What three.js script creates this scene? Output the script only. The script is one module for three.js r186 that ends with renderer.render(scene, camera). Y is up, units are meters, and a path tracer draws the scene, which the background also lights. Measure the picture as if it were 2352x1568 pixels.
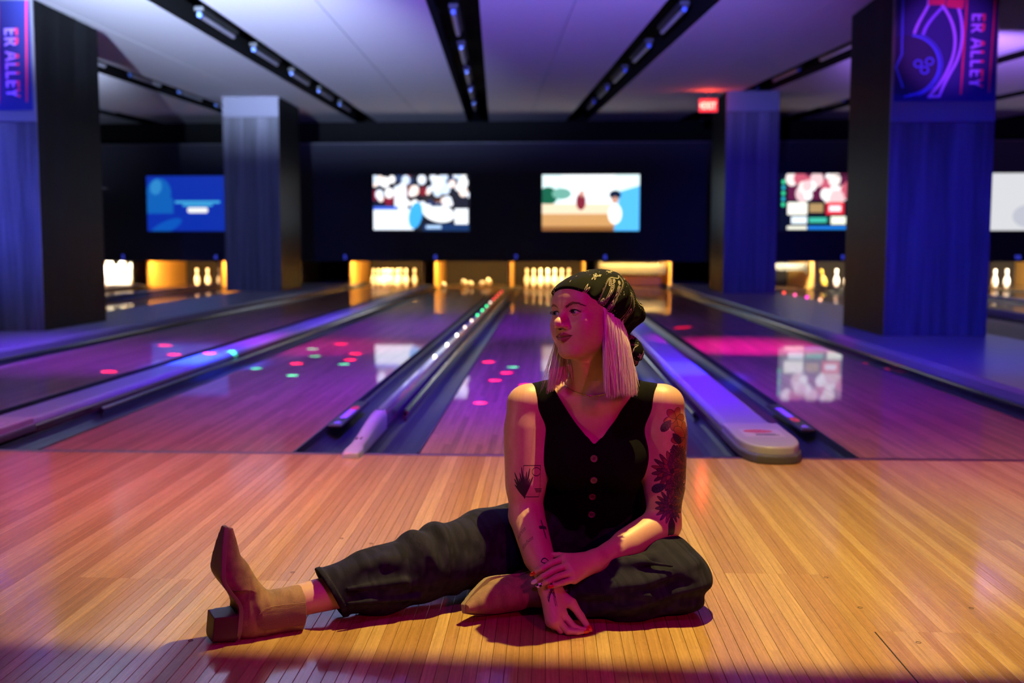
import * as THREE from 'three';
import { RoundedBoxGeometry } from 'three/addons/geometries/RoundedBoxGeometry.js';
import { mergeGeometries } from 'three/addons/utils/BufferGeometryUtils.js';
import { RectAreaLightUniformsLib } from 'three/addons/lights/RectAreaLightUniformsLib.js';

// ───────────────────────── camera, exposure, lights ─────────────────────────
const scene = new THREE.Scene();
scene.background = new THREE.Color(0x000000);
const renderer = new THREE.WebGLRenderer({ antialias: true });
renderer.toneMapping = THREE.LinearToneMapping;
renderer.toneMappingExposure = 1.0;
renderer.shadowMap.enabled = true;
RectAreaLightUniformsLib.init();

const camera = new THREE.PerspectiveCamera(2 * Math.atan(784 / 2450) * 180 / Math.PI, 1.5, 0.05, 80);
camera.position.set(0, 0.846, 0);
camera.rotation.order = 'YXZ';
camera.rotation.set(-5.061 * Math.PI / 180, 3.002 * Math.PI / 180, 0);
camera.setViewOffset(2352, 1568, 48, 0, 2352, 1568);
camera.focus = 2.4;
camera.userData.fStop = 2.9;
camera.updateMatrixWorld(true);

const V3 = (x, y, z) => new THREE.Vector3(x, y, z);
// every stage lamp: a can with a glowing lens and a SpotLight of that colour just in front of it
const STAGE = [
  // name, label, position, target, colour, intensity, angle, penumbra, radius
  ['stage_lamp', 'warm amber spotlight can over the approach behind the soffit', [0.40, 2.55, -2.86], [0.42, 0, -2.66], [1, 0.80, 0.19], 37, 1.0, 1.0, 0.55],
  ['stage_lamp', 'crimson spotlight can on the rear right behind the photographer', [1.5, 1.7, 0.6], [-0.05, 0.30, -2.5], [1, 0.002, 0.28], 10, 0.42, 0.9, 2],
  ['stage_lamp', 'violet spotlight can under the soffit above the seating edge', [-0.2, 1.93, -1.2], [-0.2, 0, -1.7], [0.55, 0.0, 1], 2.2, 1.0, 0.9, 2],
  ['stage_lamp', 'pink spotlight can aimed at the left half of the foul line', [-1.5, 2.56, -3.62], [-1.3, 0, -4.25], [1, 0.14, 0.6], 23, 0.78, 1.0, 2],
  ['stage_lamp', 'pink spotlight can aimed at the right half of the foul line', [2.2, 2.55, -3.62], [2.3, 0, -4.6], [1, 0.04, 0.7], 17, 0.7, 1.0, 2],
  ['stage_lamp', 'violet spotlight can over the near part of the lanes', [-0.3, 2.72, -5.9], [-0.2, 0, -6.8], [0.13, 0.002, 1], 145, 1.0, 0.9, 2],
  ['stage_lamp', 'violet spotlight can over the middle of the lanes', [-0.9, 3.2, -10.42], [-0.9, 0, -11.6], [0.13, 0.002, 1], 150, 0.75, 0.9, 2],
  ['stage_lamp', 'magenta spotlight can aimed at the rightmost near lane', [1.43, 2.95, -7.9], [1.70, 0, -9.2], [1, 0.0, 0.8], 170, 0.30, 1.0, 2],
  ['stage_lamp', 'magenta spotlight can aimed at the second lane from left', [-1.9, 2.9, -8.0], [-1.9, 0, -9.0], [1, 0.0, 0.9], 55, 0.34, 1.0, 2],
  ['stage_lamp', 'blue flood can aimed at the left banner column', [-2.6, 2.3, -3.6], [-5.6, 0.7, -9.6], [0.07, 0.09, 1], 420, 0.33, 0.9, 2],
  ['stage_lamp', 'blue flood can aimed at the right banner column', [1.6, 2.3, -3.6], [3.6, 0.4, -9.2], [0.004, 0.012, 1], 180, 0.36, 0.8, 2],
  ['stage_lamp', 'blue flood can aimed at the far left column', [-3.3, 2.9, -7.8], [-5.1, 1.4, -18.4], [0.02, 0.07, 1], 95, 0.22, 0.9, 2],
  ['stage_lamp', 'blue flood can aimed at the far right column', [1.6, 2.9, -7.8], [3.4, 1.4, -18.3], [0.004, 0.008, 1], 230, 0.2, 0.9, 2],
  ['stage_lamp', 'purple uplight can washing the middle of the ceiling', [0.2, 2.1, -3.5], [0.0, 3.35, -8.5], [0.19, 0.19, 1], 800, 0.50, 1.0, 1],
  ['stage_lamp', 'pale blue uplight can washing the left of the ceiling', [-5.1, 1.5, -11.2], [-9.0, 3.75, -16.0], [0.55, 0.66, 1], 420, 0.5, 1.0, 1],
  ['stage_lamp', 'blue spotlight can over the ball return divider at left', [-2.4, 2.78, -6.0], [-2.45, 0, -7.5], [0.0, 0.07, 1], 520, 0.17, 1.0, 2],
  ['stage_lamp', 'blue spotlight can over the ball return divider at right', [0.95, 2.78, -6.0], [0.9, 0, -7.0], [0.01, 0.02, 1], 460, 0.17, 1.0, 2],
  ['stage_lamp', 'purple uplight can on the back of the right banner column', [3.3, 1.6, -10.95], [6.0, 3.6, -15.0], [0.36, 0.18, 1], 260, 0.5, 1.0, 1],
  ['stage_lamp', 'violet spotlight can over the leftmost near lane', [-3.5, 2.82, -7.0], [-3.4, 0, -8.2], [0.16, 0.004, 1], 120, 0.6, 1.0, 2],
  ['stage_lamp', 'pink-violet spotlight can aimed at the right banner', [1.9, 2.3, -3.6], [3.36, 2.58, -9.4], [0.7, 0.12, 1], 130, 0.085, 0.6, 2],
  ['stage_lamp', 'pink-violet spotlight can aimed at the left banner', [-2.9, 2.3, -3.6], [-5.12, 2.58, -9.56], [0.7, 0.12, 1], 90, 0.09, 0.6, 2],
  ['stage_lamp', 'dim warm spotlight can low at the far left of the approach', [-2.7, 1.3, -1.8], [0.06, 0.5, -2.5], [1, 0.60, 0.36], 2.6, 0.20, 1.0, 3],
  ['stage_lamp', 'pale violet uplight can washing the ceiling at left', [-2.6, 2.1, -3.5], [-3.1, 3.45, -9.0], [0.52, 0.66, 1], 2600, 0.33, 1.0, 1],
];
// ───────────────────────── helpers ─────────────────────────
let seedState = 12345;
function rnd() { seedState = (seedState * 1664525 + 1013904223) >>> 0; return seedState / 4294967296; }
const rr = (a, b) => a + (b - a) * rnd();
const taken = {};
function numbered(n) { const k = (taken[n] = (taken[n] ?? -1) + 1); return k ? n + '_' + String(k).padStart(3, '0') : n; }
const lin = (r, g, b) => new THREE.Color().setRGB(r, g, b);
function mat(color, roughness = 0.6, o = {}) {
  const m = new THREE.MeshPhysicalMaterial({ roughness, ...o });
  if (Array.isArray(color)) m.color.setRGB(...color); else m.color.set(color);
  return m;
}
function mesh(name, geo, m, parent, pos) {
  const o = new THREE.Mesh(geo, m); o.name = name; o.castShadow = o.receiveShadow = true;
  if (pos) o.position.set(...pos);
  (parent || scene).add(o);
  if (!parent) o.name = numbered(name);
  return o;
}
function thing(name, label, category, pos = [0, 0, 0], group) {
  const o = new THREE.Group(); o.name = numbered(name); o.position.set(...pos);
  o.userData = { label, category }; if (group) o.userData.group = group;
  scene.add(o); return o;
}
function tag(o, label, category, group) { o.userData = { label, category }; if (group) o.userData.group = group; return o; }
function struct(o) { o.userData.kind = 'structure'; return o; }
function box(x0, x1, y0, y1, z0, z1, r = 0) {
  const w = x1 - x0, h = y1 - y0, d = z1 - z0;
  const g = r ? new RoundedBoxGeometry(w, h, d, 2, r) : new THREE.BoxGeometry(w, h, d);
  g.translate((x0 + x1) / 2, (y0 + y1) / 2, (z0 + z1) / 2); return g;
}
function merge(list) { return mergeGeometries(list.map((g) => { const n = g.index ? g.toNonIndexed() : g; for (const k of Object.keys(n.attributes)) if (!['position', 'normal', 'uv'].includes(k)) n.deleteAttribute(k); return n; }), false); }
function canvas(w, h, draw) {
  const c = document.createElement('canvas'); c.width = w; c.height = h;
  const x = c.getContext('2d'); draw(x, w, h);
  const t = new THREE.CanvasTexture(c); t.colorSpace = THREE.SRGBColorSpace; t.magFilter = THREE.LinearFilter; t.anisotropy = 8; return t;
}
// a swept profile: pts [[x,y],...] closed, extruded from z0 to z1
function sweep(pts, z0, z1, closed = true) {
  const pos = [], idx = [], n = pts.length, m = closed ? n : n - 1;
  for (let i = 0; i < m; i++) {
    const a = pts[i], b = pts[(i + 1) % n], k = pos.length / 3;
    pos.push(a[0], a[1], z0, b[0], b[1], z0, b[0], b[1], z1, a[0], a[1], z1);
    idx.push(k, k + 1, k + 2, k, k + 2, k + 3);
  }
  const g = new THREE.BufferGeometry();
  g.setAttribute('position', new THREE.Float32BufferAttribute(pos, 3)); g.setIndex(idx);
  const uv = []; for (let i = 0; i < pos.length / 3; i++) uv.push(pos[i * 3] + pos[i * 3 + 1], pos[i * 3 + 2]);
  g.setAttribute('uv', new THREE.Float32BufferAttribute(uv, 2));
  g.computeVertexNormals();
  return g;
}
// tiled value noise
function noiseTable(n, seed) { let s = seed; const a = new Float32Array(n * n); for (let i = 0; i < n * n; i++) { s = (s * 1664525 + 1013904223) >>> 0; a[i] = s / 4294967296; } return a; }
const NT = noiseTable(64, 77);
function vnoise(x, y) {
  const xi = Math.floor(x), yi = Math.floor(y), fx = x - xi, fy = y - yi, u = fx * fx * (3 - 2 * fx), v = fy * fy * (3 - 2 * fy);
  const g = (i, j) => NT[((j % 64) + 64) % 64 * 64 + ((i % 64) + 64) % 64];
  return (g(xi, yi) * (1 - u) + g(xi + 1, yi) * u) * (1 - v) + (g(xi, yi + 1) * (1 - u) + g(xi + 1, yi + 1) * u) * v;
}
function dataTex(w, h, f) {
  const d = new Uint8Array(w * h * 4);
  for (let j = 0; j < h; j++) for (let i = 0; i < w; i++) { const c = f(i, j); const k = (j * w + i) * 4; d[k] = c[0]; d[k + 1] = c[1]; d[k + 2] = c[2]; d[k + 3] = 255; }
  const t = new THREE.DataTexture(d, w, h); t.colorSpace = THREE.SRGBColorSpace; t.magFilter = THREE.LinearFilter; t.minFilter = THREE.LinearMipmapLinearFilter; t.generateMipmaps = true;
  t.wrapS = t.wrapT = THREE.RepeatWrapping; t.anisotropy = 8; t.needsUpdate = true; return t;
}

// ───────────────────────── lamps ─────────────────────────
const blackMetal = mat([0.012, 0.012, 0.014], 0.45);
for (const [name, label, p, t, c, inten, ang, pen, rad] of STAGE) {
  const g = thing(name, label, 'lamp', p);
  const dir = V3(...t).sub(V3(...p)).normalize();
  const can = new THREE.LatheGeometry([[0, -0.16], [0.05, -0.16], [0.06, -0.14], [0.062, 0.0], [0.07, 0.03], [0.066, 0.03], [0.056, 0.0], [0.0, -0.01]].map((q) => new THREE.Vector2(...q)), 24);
  const q = new THREE.Quaternion().setFromUnitVectors(V3(0, 1, 0), dir);
  const cm = mesh('can', can, blackMetal, g); cm.quaternion.copy(q); cm.position.copy(dir.clone().multiplyScalar(-0.05));
  const lens = mesh('lens', new THREE.CircleGeometry(0.05, 20).rotateX(-Math.PI / 2), mat([0, 0, 0], 0.3, { emissive: lin(...c), emissiveIntensity: 1.5 }), g);
  lens.quaternion.copy(q); lens.position.copy(dir.clone().multiplyScalar(-0.045));
  mesh('yoke', new THREE.TorusGeometry(0.075, 0.006, 8, 20, Math.PI), blackMetal, g).position.copy(dir.clone().multiplyScalar(-0.1));
  if (label.includes('uplight')) { // barn door: a flat leaf under the beam keeps it off lanes, columns and back wall
    const lead = V3(dir.x, 0, dir.z).normalize(), tilt = label.includes('column') ? 0.05 : 0.094, leaf = new THREE.BoxGeometry(0.9, 0.008, 0.62);
    const o = mesh('barn_door', leaf, blackMetal, g); o.rotation.order = 'YXZ'; o.rotation.y = Math.atan2(-lead.x, -lead.z); o.rotation.x = tilt;
    o.position.copy(lead).multiplyScalar(0.36); o.position.y = Math.tan(tilt) * 0.36 - 0.028;
  }
  const L = new THREE.SpotLight(lin(...c), inten, 0, ang, pen, 2);
  L.position.set(...p).addScaledVector(dir, 0.06); L.target.position.set(...t); L.castShadow = true; L.shadow.radius = rad; L.shadow.mapSize.set(1024, 1024);
  scene.add(L, L.target);
}

// ───────────────────────── wood ─────────────────────────
const grain = dataTex(512, 128, (i, j) => {
  const s = vnoise(i * 0.02, j * 0.55) * 0.5 + vnoise(i * 0.05 + 9, j * 1.3) * 0.3 + vnoise(i * 0.25, j * 0.5 + 31) * 0.2;
  const fl = vnoise(i * 0.5 + 5, j * 0.22 + 3) > 0.86 ? -0.05 : 0;
  const v = 0.86 + (s - 0.5) * 0.26 + fl * 0.7;
  return [255 * Math.min(1, v + 0.05), 255 * Math.min(1, v), 255 * Math.min(1, v - 0.04)];
});
// ───────────────────────── approach floor: one mesh per board ─────────────────────────
const FOUL = -4.31, BW = 0.02735, NEAR = 0.6;
const floor = struct(thing('floor', 'maple approach floor of narrow boards in front of the foul line', 'floor'));
mesh('underlay', box(-9, 8, -0.3, -0.0125, FOUL, 4), mat([0.02, 0.012, 0.008], 0.9), floor);
{
  const tints = [[0.55, 0.35, 0.15], [0.62, 0.42, 0.19], [0.50, 0.30, 0.12], [0.59, 0.38, 0.165], [0.53, 0.32, 0.135], [0.65, 0.44, 0.205], [0.47, 0.28, 0.115]];
  const mats = tints.map((t) => mat(t, 0.42, { map: grain, clearcoat: 0.9, clearcoatRoughness: 0.10, specularIntensity: 0.1 }));
  const geos = {};
  const boardGeo = (len, v) => {
    const k = len.toFixed(3) + '_' + v; if (geos[k]) return geos[k];
    const w = BW / 2 - 0.00035, c = 0.0006;
    const g = sweep([[-w, -0.012], [w, -0.012], [w, -c], [w - c, 0], [-w + c, 0], [-w, -c]], 0, len);
    // cap ends
    const cap = (z) => { const s = new THREE.Shape([[-w, -0.012], [w, -0.012], [w, -c], [w - c, 0], [-w + c, 0], [-w, -c]].map((q) => new THREE.Vector2(...q))); const e = new THREE.ShapeGeometry(s); e.translate(0, 0, z); return e; };
    const m2 = merge([g, cap(len), cap(0)]);
    const p = m2.attributes.position, uv = m2.attributes.uv;
    for (let i = 0; i < p.count; i++) uv.setXY(i, p.getZ(i) / 1.7 + v * 0.137, (p.getX(i) / BW + 0.5) * 0.16 + v * 0.171);
    m2.computeVertexNormals();
    return (geos[k] = m2);
  };
  const N0 = -92, N1 = 84;
  for (let i = N0; i < N1; i++) {
    const x = (i + 0.5) * BW;
    // panel joints: a straight one across the right half, and a short one near the camera at far right
    let cuts = [];
    if (x > 0.36 && x < 1.02) cuts = [-2.745]; 
    if (x > 0.727 && x < 1.3) cuts = [-2.335];
    if (x < -0.6 && x > -1.2) cuts = [-2.62];
    if (x < -1.7) cuts = [-3.3];
    if (x >= 1.3) cuts = [-3.1];
    const ends = [FOUL, ...cuts, NEAR];
    for (let e = 0; e + 1 < ends.length; e++) {
      const len = ends[e + 1] - ends[e] - 0.0006;
      const o = mesh('board', boardGeo(len, (i * 5 + e * 3 + 700) % 9), mats[Math.floor(rnd() * mats.length)], floor);
      o.position.set(x, 0, ends[e]);
    }
  }
  // plugs in the boards: dark rings
  const ringG = new THREE.TorusGeometry(0.0052, 0.0006, 6, 16).rotateX(Math.PI / 2), ringM = mat([0.03, 0.015, 0.01], 0.8);
  for (const [x, z] of [[-0.595, -3.02], [-0.66, -2.69], [-0.765, -2.2], [0.72, -2.72], [0.74, -2.49], [0.80, -2.27], [-0.50, -2.97], [1.0, -2.5]]) mesh('plug', ringG, ringM, floor).position.set(x, 0.0002, z);
  mesh('gap_filler', box(0.7245, 0.7275, -0.002, 0.0004, -2.33, -1.2), mat([0.006, 0.004, 0.003], 0.9), floor);
}
// foul line: dark inlaid strip with worn lettering
{
  const t = canvas(2048, 32, (x, w, h) => {
    x.fillStyle = '#5b3038'; x.fillRect(0, 0, w, h);
    x.fillStyle = '#170d14'; x.fillRect(0, 0, w, 13);
    for (const a of [300, 1050, 1700]) { x.font = 'bold 22px serif'; for (let i = 0; i < 14; i++) { x.fillRect(a + i * 17, 13 + (i * 7 % 4), 11, 5 + (i * 5 % 8)); } }
  });
  const o = mesh('trim', box(-3.2, 3.2, -0.004, 0.0007, FOUL + 0.001, FOUL + 0.045), mat([1, 1, 1], 0.5, { map: t }), null);
  o.name = 'trim_1'; struct(o); o.userData.label = 'thin dark foul line strip with worn lettering';
}

// ───────────────────────── lanes ─────────────────────────
const LW = 0.533, GW = 0.235, WALLZ = -22.3, HEAD = FOUL - 18.29, TAIL = FOUL - 19.2;
const laneTex = (seed) => dataTex(1024, 512, (i, j) => {
  const b = Math.floor(j / 512 * 39), seg = Math.floor(i / 256 + ((b * 7 + seed) % 5) * 0.2);
  const t = NT[(b * 131 + seg * 17 + seed * 7) % 4096] * 0.16, f = (j / 512 * 39) % 1;
  const g = vnoise(i * 0.03, j * 0.8 + seed) * 0.14 + vnoise(i * 0.2, j * 0.3) * 0.05;
  const v = (0.74 + t + g - 0.1) * (f < 0.06 ? 0.82 : 1);
  return [255 * Math.min(1, v + 0.04), 255 * Math.min(1, v), 255 * Math.min(1, v - 0.05)];
});
const laneMats = [3, 11].map((s) => { const t = laneTex(s); t.repeat.set(1 / 5, 1); return mat([0.36, 0.205, 0.16], 0.35, { map: t, clearcoat: 0.6, clearcoatRoughness: 0.025, specularIntensity: 0.05 }); });
const deckMat = mat([0.34, 0.19, 0.09], 0.3, { map: laneMats[0].map, clearcoat: 1, clearcoatRoughness: 0.04 });
const gutterMat = mat([0.010, 0.013, 0.024], 0.32, { specularIntensity: 0.6 });
const railMat = mat([0.42, 0.43, 0.46], 0.12, { metalness: 1 });
const darkTrim = mat([0.01, 0.01, 0.012], 0.5);
function gutterProfile(x0, w) { const pts = []; for (let i = 0; i <= 12; i++) { const a = Math.PI * i / 12; pts.push([x0 + w / 2 - Math.cos(a) * w / 2 * 0.98, -0.008 - Math.sin(a) * 0.062]); } return pts; }
const laneDefs = [
  [-11.35, 'leftmost lane of the far left bay'], [-9.60, 'lane of the far left bay with the lowered pin rack'], [-7.72, 'lane of the far left bay with three standing pins'], [-6.12, 'lane of the far left bay next to the far column'],
  [-3.37, 'near lane furthest left, ending at a full rack of pins'], [-1.585, 'near lane second from left, ending at toppled pins'], [0.013, 'near lane third from left, running behind the seated woman'], [1.793, 'near lane furthest right, with a screen mirrored in it'],
  [4.72, 'lane right of the far right column with no pins'], [6.32, 'lane in the right bay with a leaning yellow pin'], [8.15, 'right bay lane third from the columns'], [9.80, 'rightmost lane at the picture edge with two pins'],
];
laneDefs.forEach(([cx, txt], i) => {
  const g = thing('bowling_lane', 'glossy wooden bowling lane, ' + txt, 'bowling lane', [cx, 0, FOUL]);
  const len = FOUL - WALLZ;
  const bed = box(-LW, LW, -0.04, 0, -len, -0.001); const p = bed.attributes.position, uv = bed.attributes.uv;
  for (let k = 0; k < p.count; k++) uv.setXY(k, -p.getZ(k) + cx * 3.1, p.getX(k) / (2 * LW) + 0.5);
  mesh('lane_bed', bed, laneMats[i % 2], g);
  for (const s of [-1, 1]) {
    const x0 = s < 0 ? -LW - GW : LW;
    mesh('gutter', sweep(gutterProfile(x0, GW), WALLZ - FOUL, -0.002, false), gutterMat, g);
    const e = s * (LW + 0.004);
    mesh('edge_trim', box(Math.min(e, e + s * 0.008), Math.max(e, e + s * 0.008), -0.05, 0.003, WALLZ - FOUL, -0.002), darkTrim, g);
    const bx = s * (LW + GW - 0.028);
    mesh('bumper_rail', merge([new THREE.CylinderGeometry(0.016, 0.016, 17.0, 10).rotateX(Math.PI / 2).translate(bx, -0.004, -9.6), box(bx - 0.006, bx + 0.006, -0.06, -0.004, -18.1, -1.1)]), railMat, g);
  }
});
// ───────────────────────── dividers ─────────────────────────
const capWhite = mat([0.55, 0.55, 0.6], 0.3, { clearcoat: 0.6, clearcoatRoughness: 0.1 });
const capNose = mat([0.30, 0.28, 0.34], 0.42);
const logoTex = canvas(512, 256, (x, w, h) => {
  x.fillStyle = '#d6d2d8'; x.fillRect(0, 0, w, h);
  x.fillStyle = '#d3081f'; x.beginPath(); x.ellipse(230, 70, 185, 52, 0, 0, 7); x.fill();
  x.strokeStyle = '#f3dfe8'; x.lineWidth = 7; x.beginPath(); x.moveTo(100, 82);
  for (let i = 0; i < 9; i++) x.quadraticCurveTo(110 + i * 30, 34 + (i % 2) * 20, 122 + i * 30, 76 + (i % 3) * 9); x.stroke();
  x.fillStyle = '#1c1720';
  for (let i = 0; i < 3; i++) { x.beginPath(); x.moveTo(150 + i * 32, 148); x.lineTo(172 + i * 32, 148); x.lineTo(190 + i * 32, 178); x.lineTo(172 + i * 32, 208); x.lineTo(150 + i * 32, 208); x.lineTo(168 + i * 32, 178); x.fill(); }
  x.font = 'bold 38px sans-serif'; x.fillRect(255, 150, 160, 24); x.fillRect(255, 182, 195, 24);
  x.fillStyle = '#6d6670'; for (let i = 0; i < 9; i++) { x.fillRect(263 + i * 17, 156, 9, 10); x.fillRect(263 + i * 20, 190, 10, 8); }
});
function noseShape(w, h, len, taper) { // rounded plan outline, bevelled top
  const s = new THREE.Shape(), a = w / 2, b = a * taper;
  s.moveTo(-a, 0); s.lineTo(-a, len * 0.55); s.quadraticCurveTo(-a, len * 0.86, -b, len * 0.96); s.quadraticCurveTo(0, len * 1.03, b, len * 0.96); s.quadraticCurveTo(a, len * 0.86, a, len * 0.55); s.lineTo(a, 0); s.closePath();
  const g = new THREE.ExtrudeGeometry(s, { depth: h - 0.012, bevelEnabled: true, bevelSize: 0.008, bevelThickness: 0.01, bevelSegments: 3, curveSegments: 10 });
  g.rotateX(Math.PI / 2); g.scale(1, -1, 1); // plan to xz, height up
  // ExtrudeGeometry faces flip with the mirror: rebuild winding
  const p = g.attributes.position; for (let i = 0; i < p.count; i += 3) for (const n of ['position', 'normal', 'uv']) { const t = g.attributes[n], k = t.itemSize; for (let c = 0; c < k; c++) { const q = t.array[(i + 1) * k + c]; t.array[(i + 1) * k + c] = t.array[(i + 2) * k + c]; t.array[(i + 2) * k + c] = q; } }
  g.computeVertexNormals(); return g;
}
function wideDivider(cx, w, label) {
  const g = thing('ball_return_cap', label, 'lane divider', [cx, 0, FOUL]);
  const a = w / 2, H = 0.058;
  mesh('cap', sweep([[-a, -0.05], [-a, H - 0.02], [-a + 0.006, H - 0.006], [-a + 0.02, H], [a - 0.02, H], [a - 0.006, H - 0.006], [a, H - 0.02], [a, -0.05]], WALLZ - FOUL, -0.42, false), mat([0.24, 0.26, 0.34], 0.3, { specularIntensity: 0.1, clearcoat: 0.15, clearcoatRoughness: 0.06 }), g);
  const n = mesh('nose_cover', noseShape(w + 0.012, 0.064, 0.56, 0.55), capNose, g); n.position.set(0, 0.006, -0.425);
  const n2 = mesh('nose_base', noseShape(w + 0.026, 0.03, 0.585, 0.6), mat([0.05, 0.045, 0.045], 0.6), g); n2.position.set(0, 0.008, -0.43);
  const lg = new THREE.PlaneGeometry(w * 0.78, 0.19).rotateX(-Math.PI / 2);
  mesh('logo_print', lg, mat([0.6, 0.57, 0.6], 0.45, { map: logoTex }), g).position.set(0, 0.0687, -0.17);
  for (const s of [-1, 1]) mesh('side_rail', sweep([[s * (a + 0.012), -0.03], [s * (a + 0.012), 0.022], [s * (a + 0.002), 0.03], [s * a, -0.03]], WALLZ - FOUL, -0.35, false), mat([0.12, 0.09, 0.06], 0.25, { metalness: 0.6 }), g);
  return g;
}
const WIDE = 0.214;
wideDivider((1.793 + 0.013) / 2, WIDE, 'wide ball return cap with red oval logo at its nose, right of the woman');
wideDivider((-3.37 - 1.585) / 2, WIDE, 'wide blue-lit ball return cap between the two left lanes');
wideDivider(-8.66, WIDE, 'wide ball return cap in the far left bay');
wideDivider((6.32 + 8.15) / 2, WIDE, 'wide ball return cap in the far right bay');
const ledCols = { w: [1, 0.93, 0.95], g: [0.05, 1, 0.35], r: [1, 0.05, 0.05], p: [1, 0.75, 0.6] };
function narrowDivider(cx, label, leds) {
  const g = thing('divider_rail', label, 'lane divider', [cx, 0, FOUL]);
  const a = 0.0295, H = 0.085;
  mesh('rail', sweep([[-a, -0.05], [-a, H - 0.03], [-a * 0.75, H - 0.008], [-a * 0.4, H], [a * 0.4, H], [a * 0.75, H - 0.008], [a, H - 0.03], [a, -0.05]], WALLZ - FOUL, -0.62, false), mat([0.10, 0.10, 0.14], 0.25, { clearcoat: 0.6, clearcoatRoughness: 0.06 }), g);
  // sloped nose: loft of sections
  const secs = [[-0.66, 0.085, 0.031], [-0.52, 0.084, 0.031], [-0.36, 0.072, 0.0305], [-0.2, 0.052, 0.0305], [-0.03, 0.037, 0.0305], [0.03, 0.032, 0.040], [0.11, 0.028, 0.036], [0.12, 0.018, 0.031]];
  const pos = [], idx = [];
  secs.forEach(([z, h, w], i) => { const pr = [[-w, -0.012], [-w, h * 0.6], [-w * 0.72, h * 0.93], [0, h], [w * 0.72, h * 0.93], [w, h * 0.6], [w, -0.012]]; pr.forEach((q) => pos.push(q[0], q[1] + 0.0, z)); if (i) for (let k = 0; k < 6; k++) { const A = (i - 1) * 7 + k, B = i * 7 + k; idx.push(A, B, A + 1, A + 1, B, B + 1); } });
  const L = (secs.length - 1) * 7; for (let k = 1; k < 6; k++) idx.push(L, L + k + 1, L + k);
  const ng = new THREE.BufferGeometry(); ng.setAttribute('position', new THREE.Float32BufferAttribute(pos, 3)); ng.setIndex(idx); ng.computeVertexNormals();
  mesh('nose_cover', ng, mat([0.36, 0.33, 0.42], 0.35, { clearcoat: 0.3, clearcoatRoughness: 0.15 }), g);
  mesh('screw_recess', merge([box(-0.016, -0.007, 0.036, 0.0445, -0.12, -0.085), box(0.002, 0.010, 0.036, 0.0445, -0.13, -0.085)]), mat([0.08, 0.03, 0.05], 0.7), g);
  if (leds) {
    const z0 = -7.32 - FOUL; const seq = 'wwwppgggprrrr';
    const sg = new THREE.SphereGeometry(0.011, 10, 8);
    const ms = Object.fromEntries(Object.entries(ledCols).map(([k, c]) => [k, mat([0, 0, 0], 0.4, { emissive: lin(...c), emissiveIntensity: k === 'w' ? 7 : 4.5 })]));
    for (let i = 0; i < seq.length; i++) mesh('indicator_light', sg, ms[seq[i]], g).position.set(0.012, 0.092, z0 - i * 0.905);
  }
}
narrowDivider((-1.585 + 0.013) / 2, 'slim divider rail with coloured indicator lights between the two middle lanes', true);
narrowDivider(-6.92, 'slim divider rail in the far left bay', false);
narrowDivider(5.52, 'slim divider rail in the far right bay', false);
// sensor plates with a printed label in the gutters
{
  const print = (v0, r0) => mat([1, 1, 1], 0.35, { map: canvas(512, 64, (x, w, h) => {
    x.fillStyle = '#0a0910'; x.fillRect(0, 0, w, h);
    x.fillStyle = '#b0a6ff'; x.fillRect(v0, 12, 200, 40);
    x.fillStyle = '#e02838'; x.beginPath(); x.ellipse(r0, 32, 46, 24, 0, 0, 7); x.fill();
    x.strokeStyle = '#5f0c14'; x.lineWidth = 4; x.beginPath(); x.moveTo(r0 - 24, 38); x.lineTo(r0 - 8, 24); x.lineTo(r0 + 8, 40); x.lineTo(r0 + 26, 24); x.stroke();
    x.fillStyle = '#b3a6ff'; x.fillRect(26, 14, 16, 36); x.fillRect(52, 22, 10, 26);
  }) });
  const plate = (x, z, m, label) => {
    const g = thing('sensor_plate', label, 'sensor plate', [x, 0, z]);
    mesh('plate', new RoundedBoxGeometry(0.068, 0.016, 0.80, 2, 0.006), darkTrim, g).position.set(0, -0.002, 0);
    mesh('label_print', new THREE.PlaneGeometry(0.76, 0.056).rotateX(-Math.PI / 2).rotateY(Math.PI / 2), m, g).position.set(0, 0.0066, 0);
  };
  plate(-1.585 + LW + 0.049, -5.35, print(130, 350), 'black sensor plate with violet label in the gutter left of the slim rail');
  plate(1.793 - LW - 0.049, -5.35, print(230, 175), 'black sensor plate with violet label in the gutter right of the logo cap');
}
// raised walkways the columns stand on
const walkMat = mat([0.15, 0.15, 0.19], 0.38, { clearcoat: 0.1, clearcoatRoughness: 0.2, specularIntensity: 0.1 });
const walk = (x0, x1, label) => { const o = struct(mesh('walkway', sweep([[x0, -0.1], [x0, 0.05], [x0 + 0.02, 0.075], [x1 - 0.02, 0.075], [x1, 0.05], [x1, -0.1]], -24.4, FOUL, false), walkMat)); o.userData.label = label; return o; };
walk(-6.12 + LW + GW, -3.37 - LW - GW, 'raised walkway under the left columns');
walk(1.793 + LW + GW, 4.72 - LW - GW, 'raised walkway under the right columns');
struct(mesh('sub_floor', box(-14, 12, -0.3, -0.1, -27, FOUL), mat([0.01, 0.01, 0.012], 0.8)));
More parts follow.
